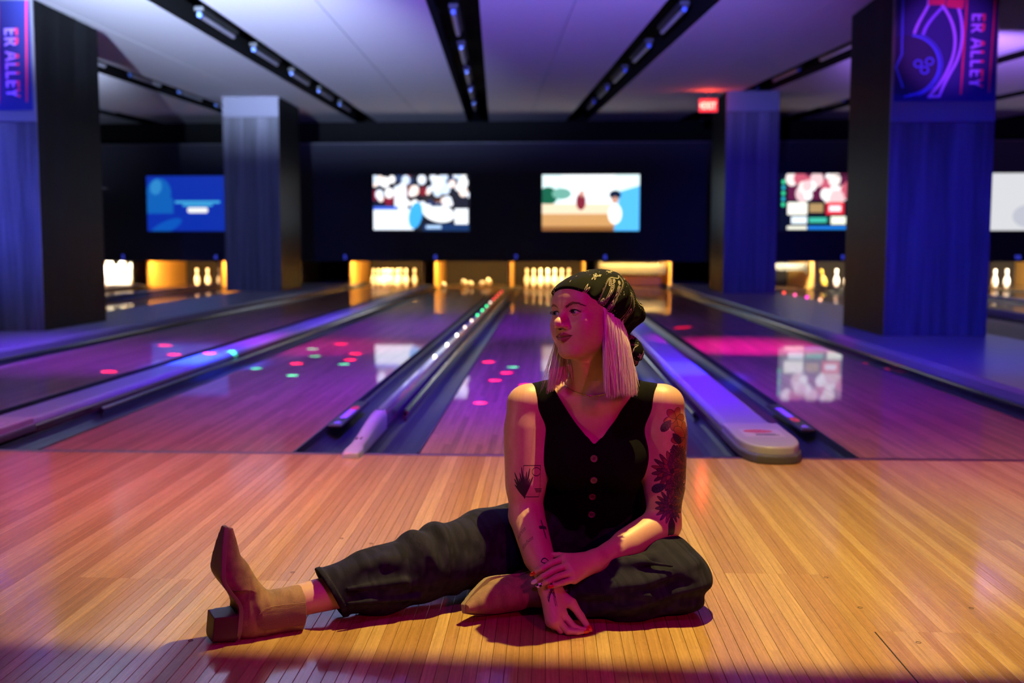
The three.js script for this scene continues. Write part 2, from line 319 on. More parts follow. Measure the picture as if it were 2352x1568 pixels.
// ───────────────────────── shell ─────────────────────────
const ceilY = (z) => 2.687 - 0.04 * z;              // the ceiling climbs gently towards the pins
const slotX = (x24, z) => x24 + 0.048 * (z + 24);   // its slots run a little askew to the lanes
const wallDark = mat([0.026, 0.026, 0.034], 0.9, { specularIntensity: 0.2 }), blackM = mat([0.003, 0.003, 0.003], 0.9, { specularIntensity: 0.2 });
function side(name, geo, m) { const o = struct(mesh(name, geo, m)); o.name = name; return o; }
side('wall_left', box(-14.2, -14, -0.3, 4.6, -27, 4), wallDark);
side('wall_right', box(12, 12.2, -0.3, 4.6, -27, 4), wallDark);
side('wall_rear', box(-14.2, 12.2, -0.3, 4.6, 4, 4.2), wallDark);
side('wall_back', box(-14.2, 12.2, -0.3, 4.6, -27.2, -27), blackM);
{ const o = side('wall_masking', box(-14, 12, 0.545, 2.985, WALLZ - 0.06, WALLZ), wallDark); o.userData.label = 'dark masking wall over the pin pits, carrying the screens'; }
side('trim_2', box(-14, 12, 2.985, 3.0, WALLZ - 0.08, WALLZ + 0.015), mat([0.05, 0.05, 0.06], 0.5));
side('wall_bulkhead', box(-14, 12, 2.7, 3.66, -24.4, -24.3), blackM);
{ const g = box(-9, 8, 0, 1, -3.9, 3.9); const o = side('ceiling_soffit', g, mat([0.02, 0.02, 0.024], 0.7)); o.position.set(0, 2.05, 1.164); o.scale.y = 0.75; o.rotation.y = -0.032; o.userData.label = 'dark dropped soffit above the seating area'; }
// ceiling panels between dark slots
const ceilMat = mat([0.62, 0.61, 0.62], 0.85);
const ceiling = struct(thing('ceiling', 'pale panelled ceiling split by dark lighting slots', 'ceiling'));
const SLOTS = [-13.6, -11.4, -9.0, -6.5, -4.08, -1.55, 0.66, 3.15, 5.35, 7.7, 10.2, 12.4];
{
  const Z0 = 3.9, Z1 = -24.3, half = 0.245;
  const quad = (a0, a1) => { // slab between x24 = a0 and a1
    const c = [[a0, Z1], [a1, Z1], [a1, Z0], [a0, Z0]], pos = [], idx = [];
    for (const dy of [0, 0.05]) for (const [a, z] of c) pos.push(slotX(a, z), ceilY(z) + dy, z);
    for (const q of [[0, 1, 2, 3], [7, 6, 5, 4], [0, 4, 5, 1], [1, 5, 6, 2], [2, 6, 7, 3], [3, 7, 4, 0]]) idx.push(q[0], q[1], q[2], q[0], q[2], q[3]);
    let g = new THREE.BufferGeometry(); g.setAttribute('position', new THREE.Float32BufferAttribute(pos, 3)); g.setIndex(idx); g = g.toNonIndexed(); g.computeVertexNormals(); return g;
  };
  for (let i = 0; i + 1 < SLOTS.length; i++) {
    const a = SLOTS[i] + half, b = SLOTS[i + 1] - half, m = (a + b) / 2 + 0.02;
    mesh('ceiling_panel', quad(a, m - 0.005), ceilMat, ceiling); mesh('ceiling_panel', quad(m + 0.005, b), ceilMat, ceiling);
  }
  const deck = new THREE.BoxGeometry(30, 0.1, 32); mesh('roof_deck', deck, blackM, ceiling).position.set(-1, 4.3, -11.5);
  // slot linings
  for (const s of SLOTS) {
    const pos = [], idx = [];
    for (const e of [-1, 1]) { const k = pos.length / 3; for (const [z, dy] of [[Z1, 0.0], [Z1, 0.3], [Z0, 0.3], [Z0, 0.0]]) pos.push(slotX(s + e * (half - 0.004), z), ceilY(z) + dy + 0.001, z); idx.push(k, k + 1, k + 2, k, k + 2, k + 3); }
    pos.push(slotX(s - half, Z1), ceilY(Z1) + 0.3, Z1, slotX(s + half, Z1), ceilY(Z1) + 0.3, Z1, slotX(s + half, Z0), ceilY(Z0) + 0.3, Z0, slotX(s - half, Z0), ceilY(Z0) + 0.3, Z0); idx.push(8, 9, 10, 8, 10, 11);
    const g = new THREE.BufferGeometry(); g.setAttribute('position', new THREE.Float32BufferAttribute(pos, 3)); g.setIndex(idx); const gn = g.toNonIndexed(); gn.computeVertexNormals(); mesh('slot_lining', gn, blackM, ceiling);
  }
}
// unlit tube lights hanging in the slots
{
  const tubeM = mat([0.34, 0.34, 0.37], 0.4), houseM = mat([0.015, 0.015, 0.017], 0.6), capM = mat([0.05, 0.12, 0.4], 0.5);
  const bodyG = new RoundedBoxGeometry(0.10, 0.05, 1.5, 2, 0.01), tubeG = new THREE.CylinderGeometry(0.024, 0.024, 1.36, 12).rotateX(Math.PI / 2), capG = new THREE.CylinderGeometry(0.026, 0.026, 0.06, 12).rotateX(Math.PI / 2);
  const names = { '-9': 'far left slot', '-6.5': 'slot left of the far left column', '-4.08': 'slot above the left lane', '-1.55': 'central slot', '0.66': 'slot above the right lane', '3.15': 'slot meeting the far right column', '5.35': 'slot beyond the far right column', '7.7': 'slot at the right edge' };
  const ord = ['nearest', 'second', 'third', 'fourth', 'fifth', 'sixth'];
  for (const s of [-9.0, -6.5, -4.08, -1.55, 0.66, 3.15, 5.35, 7.7]) for (let k = 0; k < 6; k++) {
    const z = -9.2 - k * 2.45, x = slotX(s, z) + (s < -3 ? -0.09 : s < 0 ? -0.03 : 0.06);
    const g = thing('tube_light', `unlit white tube light in the ${names[s]}, ${ord[k]} along`, 'tube light', [x, ceilY(z) + 0.1, z], 'unlit ceiling tube lights');
    g.rotation.set(0.04, 0.048, 0);
    mesh('housing', bodyG, houseM, g).position.y = 0.03;
    mesh('tube', tubeG, tubeM, g).position.y = -0.03;
    mesh('end_cap', capG, capM, g).position.set(0, -0.03, 0.71);
  }
}
// ───────────────────────── columns & banners ─────────────────────────
const colTex = dataTex(256, 512, (i, j) => { const v = 0.72 + (vnoise(i * 0.06, j * 0.004) - 0.5) * 0.30 + (vnoise(i * 0.22 + 7, j * 0.012) - 0.5) * 0.18 + (vnoise(i * 0.5, j * 0.5) - 0.5) * 0.08; return [v * 255, v * 255, v * 255]; });
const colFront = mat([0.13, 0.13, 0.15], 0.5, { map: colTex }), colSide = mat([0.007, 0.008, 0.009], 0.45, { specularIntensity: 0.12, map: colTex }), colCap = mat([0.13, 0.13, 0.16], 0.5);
function column(x0, x1, z0, z1, label, collarY) {
  const g = thing('column', label, 'column', [(x0 + x1) / 2, 0.0745, (z0 + z1) / 2]);
  const w = (x1 - x0) / 2, d = (z0 - z1) / 2, H = Math.min(ceilY(z0), ceilY(z1)) - 0.0745;
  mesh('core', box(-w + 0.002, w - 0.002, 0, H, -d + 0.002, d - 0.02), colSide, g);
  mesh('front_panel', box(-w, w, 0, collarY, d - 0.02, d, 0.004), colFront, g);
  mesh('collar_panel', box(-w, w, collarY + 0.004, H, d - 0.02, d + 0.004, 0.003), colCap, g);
  return g;
}
column(-5.62, -4.63, -9.58, -10.98, 'near left column with a blue-lit front and a banner', 1.9);
column(2.925, 3.80, -9.42, -10.7, 'near right column with a deep blue front and a neon-style banner', 1.83);
column(-5.62, -4.64, -18.45, -20.0, 'far left square column lit blue, standing left of the crowd screen', 3.0);
column(2.95, 3.82, -18.1, -19.6, 'far right square column lit blue, beside the red exit sign', 3.0);
function bannerTex(flip) {
  return canvas(512, 640, (x, w, h) => { // shows y 2.06 .. 3.06 m over the column width
    x.fillStyle = '#101a6e'; x.fillRect(0, 0, w, h);
    x.lineCap = 'round'; x.lineJoin = 'round';
    // pins
    x.strokeStyle = '#a48cff'; x.lineWidth = 15;
    x.beginPath(); x.moveTo(165, 0); x.lineTo(160, 112); x.bezierCurveTo(140, 160, 112, 200, 95, 262); x.stroke();
    x.beginPath(); x.moveTo(225, 20); x.lineTo(232, 118); x.bezierCurveTo(300, 210, 330, 330, 268, 470); x.bezierCurveTo(240, 540, 210, 575, 178, 615); x.lineTo(228, 612); x.stroke();
    x.strokeStyle = '#7f6bf5'; x.beginPath(); x.moveTo(228, 130); x.bezierCurveTo(180, 180, 150, 225, 140, 268); x.stroke();
    x.strokeStyle = '#a48cff'; x.beginPath(); x.moveTo(330, 0); x.bezierCurveTo(300, 60, 300, 100, 318, 150); x.bezierCurveTo(350, 260, 340, 380, 290, 470); x.bezierCurveTo(260, 530, 240, 580, 232, 612); x.stroke();
    x.fillStyle = '#c8235f'; x.fillRect(160, 0, 86, 112); x.save(); x.translate(300, 70); x.rotate(0.14); x.fillRect(-44, -90, 88, 150); x.restore();
    // ball
    x.fillStyle = '#0c1250'; x.beginPath(); x.arc(60, 440, 165, 0, 7); x.fill();
    x.strokeStyle = '#3f5cf0'; x.lineWidth = 11; x.beginPath(); x.arc(60, 440, 165, -1.4, 1.45); x.stroke(); x.beginPath(); x.arc(60, 440, 180, -1.2, 1.2); x.lineWidth = 5; x.stroke();
    x.lineWidth = 8; for (const [a, b] of [[118, 432], [176, 420], [152, 468]]) { x.beginPath(); x.arc(a, b, 19, 0, 7); x.stroke(); }
    x.lineWidth = 10; x.beginPath(); x.moveTo(30, 0); x.lineTo(34, 380); x.lineTo(6, 450); x.lineTo(44, 560); x.stroke(); x.beginPath(); x.moveTo(56, 612); x.bezierCurveTo(120, 604, 160, 590, 200, 560); x.stroke();
    // red rules
    x.strokeStyle = '#cf2457'; x.lineWidth = 10; x.beginPath(); x.moveTo(356, 20); x.lineTo(340, 600); x.stroke(); x.beginPath(); x.moveTo(498, 0); x.lineTo(482, 590); x.stroke();
    // lettering, reading downwards
    x.save(); x.translate(385, 568); x.rotate(Math.PI / 2); x.textAlign = 'right'; x.textBaseline = 'bottom';
    x.font = 'bold 96px sans-serif'; x.fillStyle = '#9f8cff'; x.fillText('ER ALLEY', 0, 4); x.fillStyle = '#e0265c';
    x.font = 'bold 96px sans-serif'; x.save(); x.beginPath(); x.rect(-900, -100, 900, 52); x.clip(); x.fillText('ER ALLEY', 0, 4); x.restore(); x.restore();
  });
}
{
  const t = bannerTex();
  const b1 = thing('banner', 'dark blue banner with pins, ball and vertical lettering on the right column', 'banner', [3.3625, 2.08, -9.405]);
  mesh('cloth', box(-0.42, 0.42, 0, 0.97, -0.006, 0.0), mat([0.03, 0.05, 0.25], 0.7), b1);
  mesh('print', new THREE.PlaneGeometry(0.84, 0.97).translate(0, 0.485, 0.0012), mat([1, 1, 1], 0.65, { map: t }), b1);
  const b2 = thing('banner', 'dark blue banner with red and violet lettering on the left column', 'banner', [-5.12, 2.08, -9.565]);
  mesh('cloth', box(-0.47, 0.47, 0, 0.97, -0.006, 0.0), mat([0.03, 0.05, 0.25], 0.7), b2);
  mesh('print', new THREE.PlaneGeometry(0.94, 0.97).translate(0, 0.485, 0.0012), mat([1, 1, 1], 0.65, { map: t }), b2);
}
// ───────────────────────── pin pits ─────────────────────────
const kickM = mat([0.72, 0.40, 0.10], 0.5), pitDark = mat([0.05, 0.04, 0.03], 0.7), curtainM = mat([0.03, 0.022, 0.018], 0.8), sweepM = mat([0.022, 0.02, 0.012], 0.45), lipM = mat([0.35, 0.26, 0.1], 0.35, { metalness: 0.5 });
const pinGeo = (() => {
  const pr = [[0, 0], [0.0258, 0.0], [0.0285, 0.004], [0.036, 0.019], [0.0497, 0.057], [0.0582, 0.086], [0.0605, 0.114], [0.058, 0.149], [0.0472, 0.184], [0.0313, 0.219], [0.0235, 0.254], [0.0228, 0.270], [0.0241, 0.298], [0.0293, 0.328], [0.0323, 0.343], [0.0310, 0.362], [0.0245, 0.374], [0.012, 0.380], [0, 0.381]];
  const g = new THREE.LatheGeometry(pr.map((q) => new THREE.Vector2(...q)), 20); const p = g.attributes.position, uv = g.attributes.uv;
  for (let i = 0; i < p.count; i++) uv.setXY(i, uv.getX(i), p.getY(i) / 0.381); return g;
})();
const pinTex = (c) => canvas(16, 256, (x) => { x.fillStyle = c; x.fillRect(0, 0, 16, 256); x.fillStyle = '#c01820'; x.fillRect(0, 68, 16, 8); x.fillRect(0, 84, 16, 8); });
const pinM = mat([0.86, 0.84, 0.80], 0.25, { map: pinTex('#ffffff'), clearcoat: 0.8, clearcoatRoughness: 0.05 }), pinYellow = mat([0.75, 0.55, 0.08], 0.25, { map: pinTex('#ffffff') });
function pin(x, z, label, group, o = {}) {
  const m = mesh('bowling_pin', pinGeo, o.m || pinM); m.position.set(x, o.y ?? 0.0005, z); if (o.rot) m.rotation.set(...o.rot); tag(m, label, 'bowling pin', group); return m;
}
const RACK = [[0, 0], [-0.1524, 0.264], [0.1524, 0.264], [-0.3048, 0.528], [0, 0.528], [0.3048, 0.528], [-0.4572, 0.792], [-0.1524, 0.792], [0.1524, 0.792], [0.4572, 0.792]];
const pitGlow = (c) => mat([0, 0, 0], 0.4, { emissive: lin(...c), emissiveIntensity: 9 });
const warmC = [1, 0.60, 0.17], whiteC = [1, 0.88, 0.62];
laneDefs.forEach(([cx, txt], i) => {
  const g = thing('pin_pit', 'lit pin pit ending the ' + txt.split(',')[0], 'pin pit', [cx, 0, WALLZ]);
  const zb = -2.5;
  for (const s of [-1, 1]) mesh('kickback', box(s * 0.783 - 0.012, s * 0.783 + 0.012, -0.08, 0.9, zb, -0.075), kickM, g);
  for (const s of [-1, 1]) mesh('front_post', box(s * 0.783 - 0.013, s * 0.783 + 0.013, -0.01, 0.545, -0.072, -0.012), kickM, g);
  const dk = box(-LW, LW, -0.04, 0.0, TAIL - WALLZ, -0.004), pd = dk.attributes.position; for (let k = 0; k < pd.count; k++) dk.attributes.uv.setXY(k, -pd.getZ(k), pd.getX(k) / (2 * LW) + 0.5);
  mesh('pin_deck', dk, deckMat, g);
  for (const s of [-1, 1]) mesh('flat_gutter', box(Math.min(s * (LW + 0.002), s * (LW + GW - 0.002)), Math.max(s * (LW + 0.002), s * (LW + GW - 0.002)), -0.09, -0.07, TAIL - WALLZ, -0.004), gutterMat, g);
  mesh('pit_ceiling', box(-0.795, 0.795, 0.9, 0.92, zb, -0.07), pitDark, g);
  mesh('pit_curtain', box(-0.78, 0.78, -0.15, 0.9, zb, zb + 0.03), curtainM, g);
  mesh('tail_plank', box(-0.76, 0.76, -0.16, -0.012, zb, -1.23), pitDark, g);
  if ([7, 8, 10].includes(i)) mesh('sweep_board', merge([box(-0.66, 0.66, i === 7 ? 0.28 : 0.36, 0.50, -0.34, -0.30), box(-0.7, -0.66, 0.28, 0.75, -0.36, -0.28), box(0.66, 0.7, 0.28, 0.75, -0.36, -0.28)]), sweepM, g);
  if (i === 7) mesh('ball_bumper', box(-0.66, 0.66, 0.02, 0.22, -0.9, -0.86), kickM, g);
  if (i === 1) { // the white pin setting rack is lowered here
    const m = mat([0.8, 0.8, 0.78], 0.4), dz = HEAD - 0.2 - WALLZ;
    for (const q of [[-0.6, 0.62, 0.02, 0.14, 0.1, 0.16, 0.02], [-0.6, 0.62, 0.2, 0.26, 0.08, 0.12, 0.01], [-0.6, 0.62, 0.34, 0.4, 0.08, 0.12, 0.01], [0.58, 0.64, 0.0, 0.5, 0.06, 0.12, 0.01]]) mesh('rack_bar', box(...q), m, g).position.z = dz;
    for (const x of [-0.5, -0.18, 0.14, 0.42]) mesh('pin_cup', new THREE.CylinderGeometry(0.07, 0.06, 0.12, 16), m, g).position.set(x, 0.47, dz + 0.1);
    for (const x of [-0.3, 0.05, 0.3]) mesh('rack_strut', new THREE.CylinderGeometry(0.022, 0.03, 0.36, 12), m, g).position.set(x, 0.28, dz + 0.14);
  }
  const c = i > 7 || i < 2 ? whiteC : warmC;
  mesh('lamp_tube', new THREE.CylinderGeometry(0.014, 0.014, 1.3, 10).rotateZ(Math.PI / 2).translate(0, 0.568, -0.10), pitGlow(c), g);
  mesh('lip', box(-0.76, 0.76, 0.548, 0.562, -0.078, -0.062), lipM, g);
  const R = new THREE.RectAreaLight(lin(...c), i < 4 || i > 7 ? 560 : 680, 1.3, 0.05); R.position.set(cx, 0.552, WALLZ - 0.10); R.lookAt(cx, 0.05, WALLZ - 0.95); scene.add(R);
});
for (const [i, grp, lab] of [[4, 'full rack at the left of the near lanes', 'white bowling pin in the full rack of the leftmost near lane'], [6, 'full rack behind the woman', 'white bowling pin in the full rack behind the seated woman']])
  for (const [dx, dz] of RACK) pin(laneDefs[i][0] + dx, HEAD - dz, lab, grp);
// toppled pins of the second lane
[[-0.17, -22.72, 1.35, 0.3], [-0.03, -22.6, 1.5, -0.2], [0.34, -22.98, 1.3, 0.9], [0.22, -22.66, 1.45, 0.15], [-0.2, -23.2, 1.57, 1.4]].forEach(([dx, z, a, b]) => pin(laneDefs[5][0] + dx, z, 'toppled bowling pin in the heap on the second near lane', 'toppled pins', { y: 0.062, rot: [a, b, 0] }));
pin(laneDefs[5][0] - 0.60, -22.55, 'single toppled pin lying at the left gutter of the second near lane', null, { y: 0.055, rot: [Math.PI / 2, 0.1, 0] });
// left bay
for (const [dx, dz] of [[0.03, 0.528], [0.27, 0.528], [0.4572, 0.792]]) pin(laneDefs[2][0] + dx, HEAD - dz, 'one of three white pins standing in the far left bay', 'three standing pins in the left bay');
// right bay
pin(laneDefs[9][0] - 0.36, HEAD - 0.66, 'leaning yellow pin in the right bay', null, { m: pinYellow, rot: [0.1, 0, 0.28], y: 0.01 });
for (const [dx, dz] of [[-0.16, 0.528], [-0.02, 0.264], [0.15, 0.0], [0.3, 0.264]]) pin(laneDefs[9][0] + dx, HEAD - dz, 'white pin standing beside the yellow one in the right bay', 'standing pins in the right bay');
for (const dx of [-0.08, 0.16]) pin(laneDefs[11][0] + dx - 0.35, HEAD - 0.3, 'one of two white pins at the right picture edge', 'two pins at the right edge');
// coloured balls lights on the gutter rail of the right bay
{ const cs = [[0.4, 0.2, 1], [1, 0.08, 0.05], [1, 0.1, 0.35], [1, 0.05, 0.6], [0.9, 0.4, 0.25]]; const nm = ['violet', 'red', 'pink', 'magenta', 'peach'];
  cs.forEach((c, k) => tag(mesh('indicator_bulb', new THREE.SphereGeometry(0.022, 10, 8), mat([0, 0, 0], 0.4, { emissive: lin(...c), emissiveIntensity: 3 }), null, [4.72 - LW - GW - 0.05, 0.096, -18.6 + k * 0.78]), nm[k] + ' indicator bulb on the walkway edge past the far right column', 'bulb')); }
// lane numbers over the pits
{
  const nums = [['3', -9.0, 'three'], ['4', -7.0, 'four'], ['5', -4.24, 'five'], ['6', -2.337, 'six'], ['7', -0.651, 'seven'], ['8', 1.201, 'eight'], ['9', 6.05, 'nine'], ['10', 9.55, 'ten']];
  for (const [n, x, w] of nums) {
    const t = canvas(128, 128, (c) => { c.fillStyle = '#05050c'; c.fillRect(0, 0, 128, 128); c.fillStyle = '#ffffff'; c.font = 'bold 120px sans-serif'; c.textAlign = 'center'; c.textBaseline = 'middle'; c.fillText(n, 64, 68); });
    const g = thing('lane_number', `small blue glowing numeral ${w} on the wall above the pin pits`, 'sign', [x, 0.64, WALLZ + 0.012]);
    mesh('plate', box(-0.08, 0.08, -0.07, 0.07, -0.011, 0.002, 0.004), blackM, g);
    mesh('numeral', new THREE.PlaneGeometry(0.13, 0.125).translate(0, 0, 0.0035), mat([0.1, 0.1, 0.1], 0.5, { map: t, emissive: lin(0.05, 0.07, 0.85), emissiveMap: t, emissiveIntensity: 0.9 }), g);
  }
}
// ───────────────────────── screens ─────────────────────────
function blobs(x, w, h, list) { for (const [cx, cy, r, c] of list) { x.fillStyle = c; x.beginPath(); x.ellipse(cx * w, cy * h, r * w, r * w * 1.15, 0, 0, 7); x.fill(); } }
const screens = [
  ['blue screen with two text lines and a white button, left of the far left column', -7.43, (x, w, h) => {
    x.fillStyle = '#0a2fae'; x.fillRect(0, 0, w, h);
    x.fillStyle = '#0e62bd'; x.fillRect(0, h * 0.40, w * 0.28, h * 0.28); x.beginPath(); x.ellipse(w * 0.13, h * 0.3, w * 0.13, h * 0.26, 0, 0, 7); x.fill();
    x.fillStyle = '#2f8bd0'; x.beginPath(); x.ellipse(w * 0.1, h * 0.2, w * 0.06, h * 0.14, 0.3, 0, 7); x.fill(); x.fillStyle = '#0b57c0'; x.fillRect(w * 0.86, 0, w * 0.14, h);
    x.beginPath(); x.ellipse(w * 0.2, h * 0.92, w * 0.18, h * 0.1, -0.4, 0, 7); x.fill();
    x.fillStyle = '#46b6ea'; x.fillRect(w * 0.30, h * 0.45, w * 0.48, h * 0.045); x.fillRect(w * 0.38, h * 0.51, w * 0.32, h * 0.04);
    x.fillStyle = '#ffffff'; x.beginPath(); x.roundRect(w * 0.43, h * 0.57, w * 0.22, h * 0.1, 12); x.fill();
  }, 1.5],
  ['bright screen showing a crowd in red, white and blue', -2.624, (x, w, h) => {
    let s = 5; const R = () => (s = (s * 16807) % 2147483647) / 2147483647;
    x.fillStyle = '#12131c'; x.fillRect(0, 0, w, h);
    for (let i = 0; i < 26; i++) blobs(x, w, h, [[R(), R() * 0.55, 0.02 + R() * 0.035, ['#7c1420', '#20335e', '#2b2320', '#5b2a18'][i % 4]]]);
    for (let i = 0; i < 46; i++) blobs(x, w, h, [[R(), R() * 0.6, 0.02 + R() * 0.035, ['#ffffff', '#e9f1ff', '#cfe0f5', '#ffe9df'][i % 4]]]);
    x.fillStyle = '#eef6ff'; x.fillRect(0, h * 0.6, w * 0.42, h * 0.38); x.fillRect(w * 0.22, h * 0.22, w * 0.13, h * 0.76);
    x.fillStyle = '#3f63d8'; x.fillRect(0, h * 0.56, w * 0.26, h * 0.06); x.fillStyle = '#3aa5f0'; x.beginPath(); x.ellipse(w * 0.44, h * 0.72, w * 0.07, h * 0.24, 0.2, 0, 7); x.fill();
    x.fillStyle = '#f6fbff'; x.beginPath(); x.ellipse(w * 0.68, h * 0.68, w * 0.17, h * 0.16, 0.2, 0, 7); x.fill(); x.fillRect(w * 0.85, h * 0.6, w * 0.14, h * 0.32);
    x.fillStyle = '#0b2d5c'; x.fillRect(w * 0.52, h * 0.88, w * 0.48, h * 0.12); x.fillRect(w * 0.6, h * 0.5, w * 0.12, h * 0.06); x.fillStyle = '#a9c9ea'; x.fillRect(w * 0.55, h * 0.9, w * 0.16, h * 0.06);
  }, 2.2],
  ['bright screen showing two people against a pale sky', 0.89, (x, w, h) => {
    x.fillStyle = '#dcf3f4'; x.fillRect(0, 0, w, h); x.fillStyle = '#f7fdff'; x.fillRect(w * 0.2, 0, w * 0.55, h * 0.6);
    x.fillStyle = '#0e5a3c'; x.beginPath(); x.ellipse(w * 0.06, h * 0.38, w * 0.1, h * 0.16, 0, 0, 7); x.fill(); x.fillStyle = '#69a596'; x.beginPath(); x.ellipse(w * 0.2, h * 0.34, w * 0.1, h * 0.1, 0, 0, 7); x.fill();
    x.fillStyle = '#e8d3b4'; x.fillRect(0, h * 0.52, w * 0.8, h * 0.2); x.fillStyle = '#c4935a'; x.fillRect(0, h * 0.70, w * 0.85, h * 0.3); x.fillStyle = '#8a5a2a'; x.fillRect(0, h * 0.92, w, h * 0.08);
    x.fillStyle = '#4fb1ee'; x.beginPath(); x.moveTo(w * 0.8, h * 0.3); x.lineTo(w, h * 0.2); x.lineTo(w, h); x.lineTo(w * 0.74, h); x.fill();
    x.fillStyle = '#7c2330'; x.beginPath(); x.ellipse(w * 0.4, h * 0.48, w * 0.05, h * 0.15, 0, 0, 7); x.fill(); x.fillStyle = '#c98b78'; x.beginPath(); x.ellipse(w * 0.41, h * 0.34, w * 0.022, h * 0.06, 0, 0, 7); x.fill();
    x.fillStyle = '#101d33'; x.beginPath(); x.ellipse(w * 0.75, h * 0.36, w * 0.06, h * 0.08, 0, 0, 7); x.fill(); x.fillStyle = '#c08a76'; x.beginPath(); x.ellipse(w * 0.75, h * 0.45, w * 0.035, h * 0.06, 0, 0, 7); x.fill();
    x.fillStyle = '#ffffff'; x.beginPath(); x.ellipse(w * 0.75, h * 0.7, w * 0.07, h * 0.18, 0, 0, 7); x.fill();
  }, 2.2],
  ['score screen with coloured tiles, partly hidden by the right banner column', 5.74, (x, w, h) => {
    x.fillStyle = '#070d18'; x.fillRect(0, 0, w, h);
    let s = 9; const R = () => (s = (s * 16807) % 2147483647) / 2147483647;
    x.fillStyle = '#5c1a3c'; x.fillRect(w * 0.08, 0, w * 0.92, h * 0.46);
    for (let i = 0; i < 30; i++) blobs(x, w, h, [[0.12 + R() * 0.86, R() * 0.44, 0.025 + R() * 0.05, ['#f7e8e4', '#e7c4c8', '#ffffff', '#c2566c'][i % 4]]]);
    for (let i = 0; i < 5; i++) blobs(x, w, h, [[0.035, 0.14 + i * 0.1, 0.018, ['#39e0a0', '#2ab0c8'][i % 2]]]);
    x.fillStyle = '#fffdf0'; x.fillRect(w * 0.08, h * 0.5, w * 0.2, h * 0.22); x.fillStyle = '#a9895a'; x.fillRect(w * 0.3, h * 0.52, w * 0.14, h * 0.16); x.fillStyle = '#e02a3a'; x.fillRect(w * 0.47, h * 0.5, w * 0.18, h * 0.22); x.fillStyle = '#f4f4ff'; x.fillRect(w * 0.5, h * 0.56, w * 0.12, h * 0.1); x.fillStyle = '#8fb8f0'; x.fillRect(w * 0.68, h * 0.5, w * 0.3, h * 0.22);
    x.fillStyle = '#e8f6ff'; x.fillRect(w * 0.12, h * 0.75, w * 0.16, h * 0.13); x.fillStyle = '#3fb9a0'; x.fillRect(w * 0.3, h * 0.77, w * 0.18, h * 0.09); x.fillStyle = '#fbffe8'; x.fillRect(w * 0.52, h * 0.75, w * 0.15, h * 0.14);
    x.fillStyle = '#f2f2e0'; x.fillRect(w * 0.08, h * 0.92, w * 0.2, h * 0.06); x.fillStyle = '#1e78d8'; x.fillRect(w * 0.29, h * 0.92, w * 0.6, h * 0.06);
  }, 2.0],
  ['white screen cut off by the right picture edge', 9.62, (x, w, h) => { x.fillStyle = '#f0f1f6'; x.fillRect(0, 0, w, h); x.fillStyle = '#d4d7e4'; x.beginPath(); x.ellipse(w * 0.55, h * 0.75, w * 0.16, h * 0.2, 0, 0, 7); x.fill(); x.fillStyle = '#2a2f48'; x.beginPath(); x.ellipse(w * 0.78, h * 0.35, w * 0.06, h * 0.12, 0, 0, 7); x.fill(); }, 1.3],
];
for (const [label, x, draw, k] of screens) {
  const g = thing('screen', label, 'screen', [x, 1.755, WALLZ + 0.05], 'wall screens over the pits');
  const t = canvas(512, 288, draw);
  mesh('frame', box(-1.02, 1.02, -0.595, 0.595, -0.05, 0.0, 0.01), blackMetal, g);
  mesh('panel', new THREE.PlaneGeometry(2.0, 1.15).translate(0, 0, 0.0015), mat([0.01, 0.01, 0.01], 0.3, { emissive: lin(1, 1, 1), emissiveMap: t, emissiveIntensity: k * 0.66 }), g);
  const R = new THREE.RectAreaLight(label.startsWith('blue') ? lin(0.1, 0.3, 1) : lin(0.85, 0.92, 1), k * 0.22, 1.9, 1.05); R.position.set(x, 1.755, WALLZ + 0.07); R.lookAt(x, 1.755, 0); scene.add(R);
}
// ───────────────────────── exit sign ─────────────────────────
{
  const g = thing('exit_sign', 'red glowing exit sign hung beside the far right column', 'exit sign', [2.66, 3.18, -18.1]);
  const t = canvas(256, 128, (x, w, h) => { x.fillStyle = '#d5220f'; x.fillRect(0, 0, w, h); x.fillStyle = '#ffc0a8'; x.font = 'bold 92px sans-serif'; x.textAlign = 'center'; x.textBaseline = 'middle'; x.fillText('EXIT', 138, 68); x.beginPath(); x.moveTo(8, 64); x.lineTo(34, 30); x.lineTo(34, 98); x.fill(); });
  mesh('housing', box(-0.17, 0.15, -0.115, 0.115, -0.03, 0.0, 0.008), mat([0.05, 0.04, 0.04], 0.5), g);
  mesh('face', new THREE.PlaneGeometry(0.30, 0.21).translate(-0.01, 0, 0.0015), mat([0, 0, 0], 0.5, { emissive: lin(1, 1, 1), emissiveMap: t, emissiveIntensity: 2.6 }), g);
  mesh('stem', box(-0.012, 0.012, 0.115, ceilY(-18.1) - 3.18, -0.02, -0.008), blackMetal, g);
  const P = new THREE.PointLight(lin(1, 0.06, 0.02), 0.5, 0, 2); P.position.set(2.64, 3.22, -18.02); P.castShadow = true; scene.add(P);
}
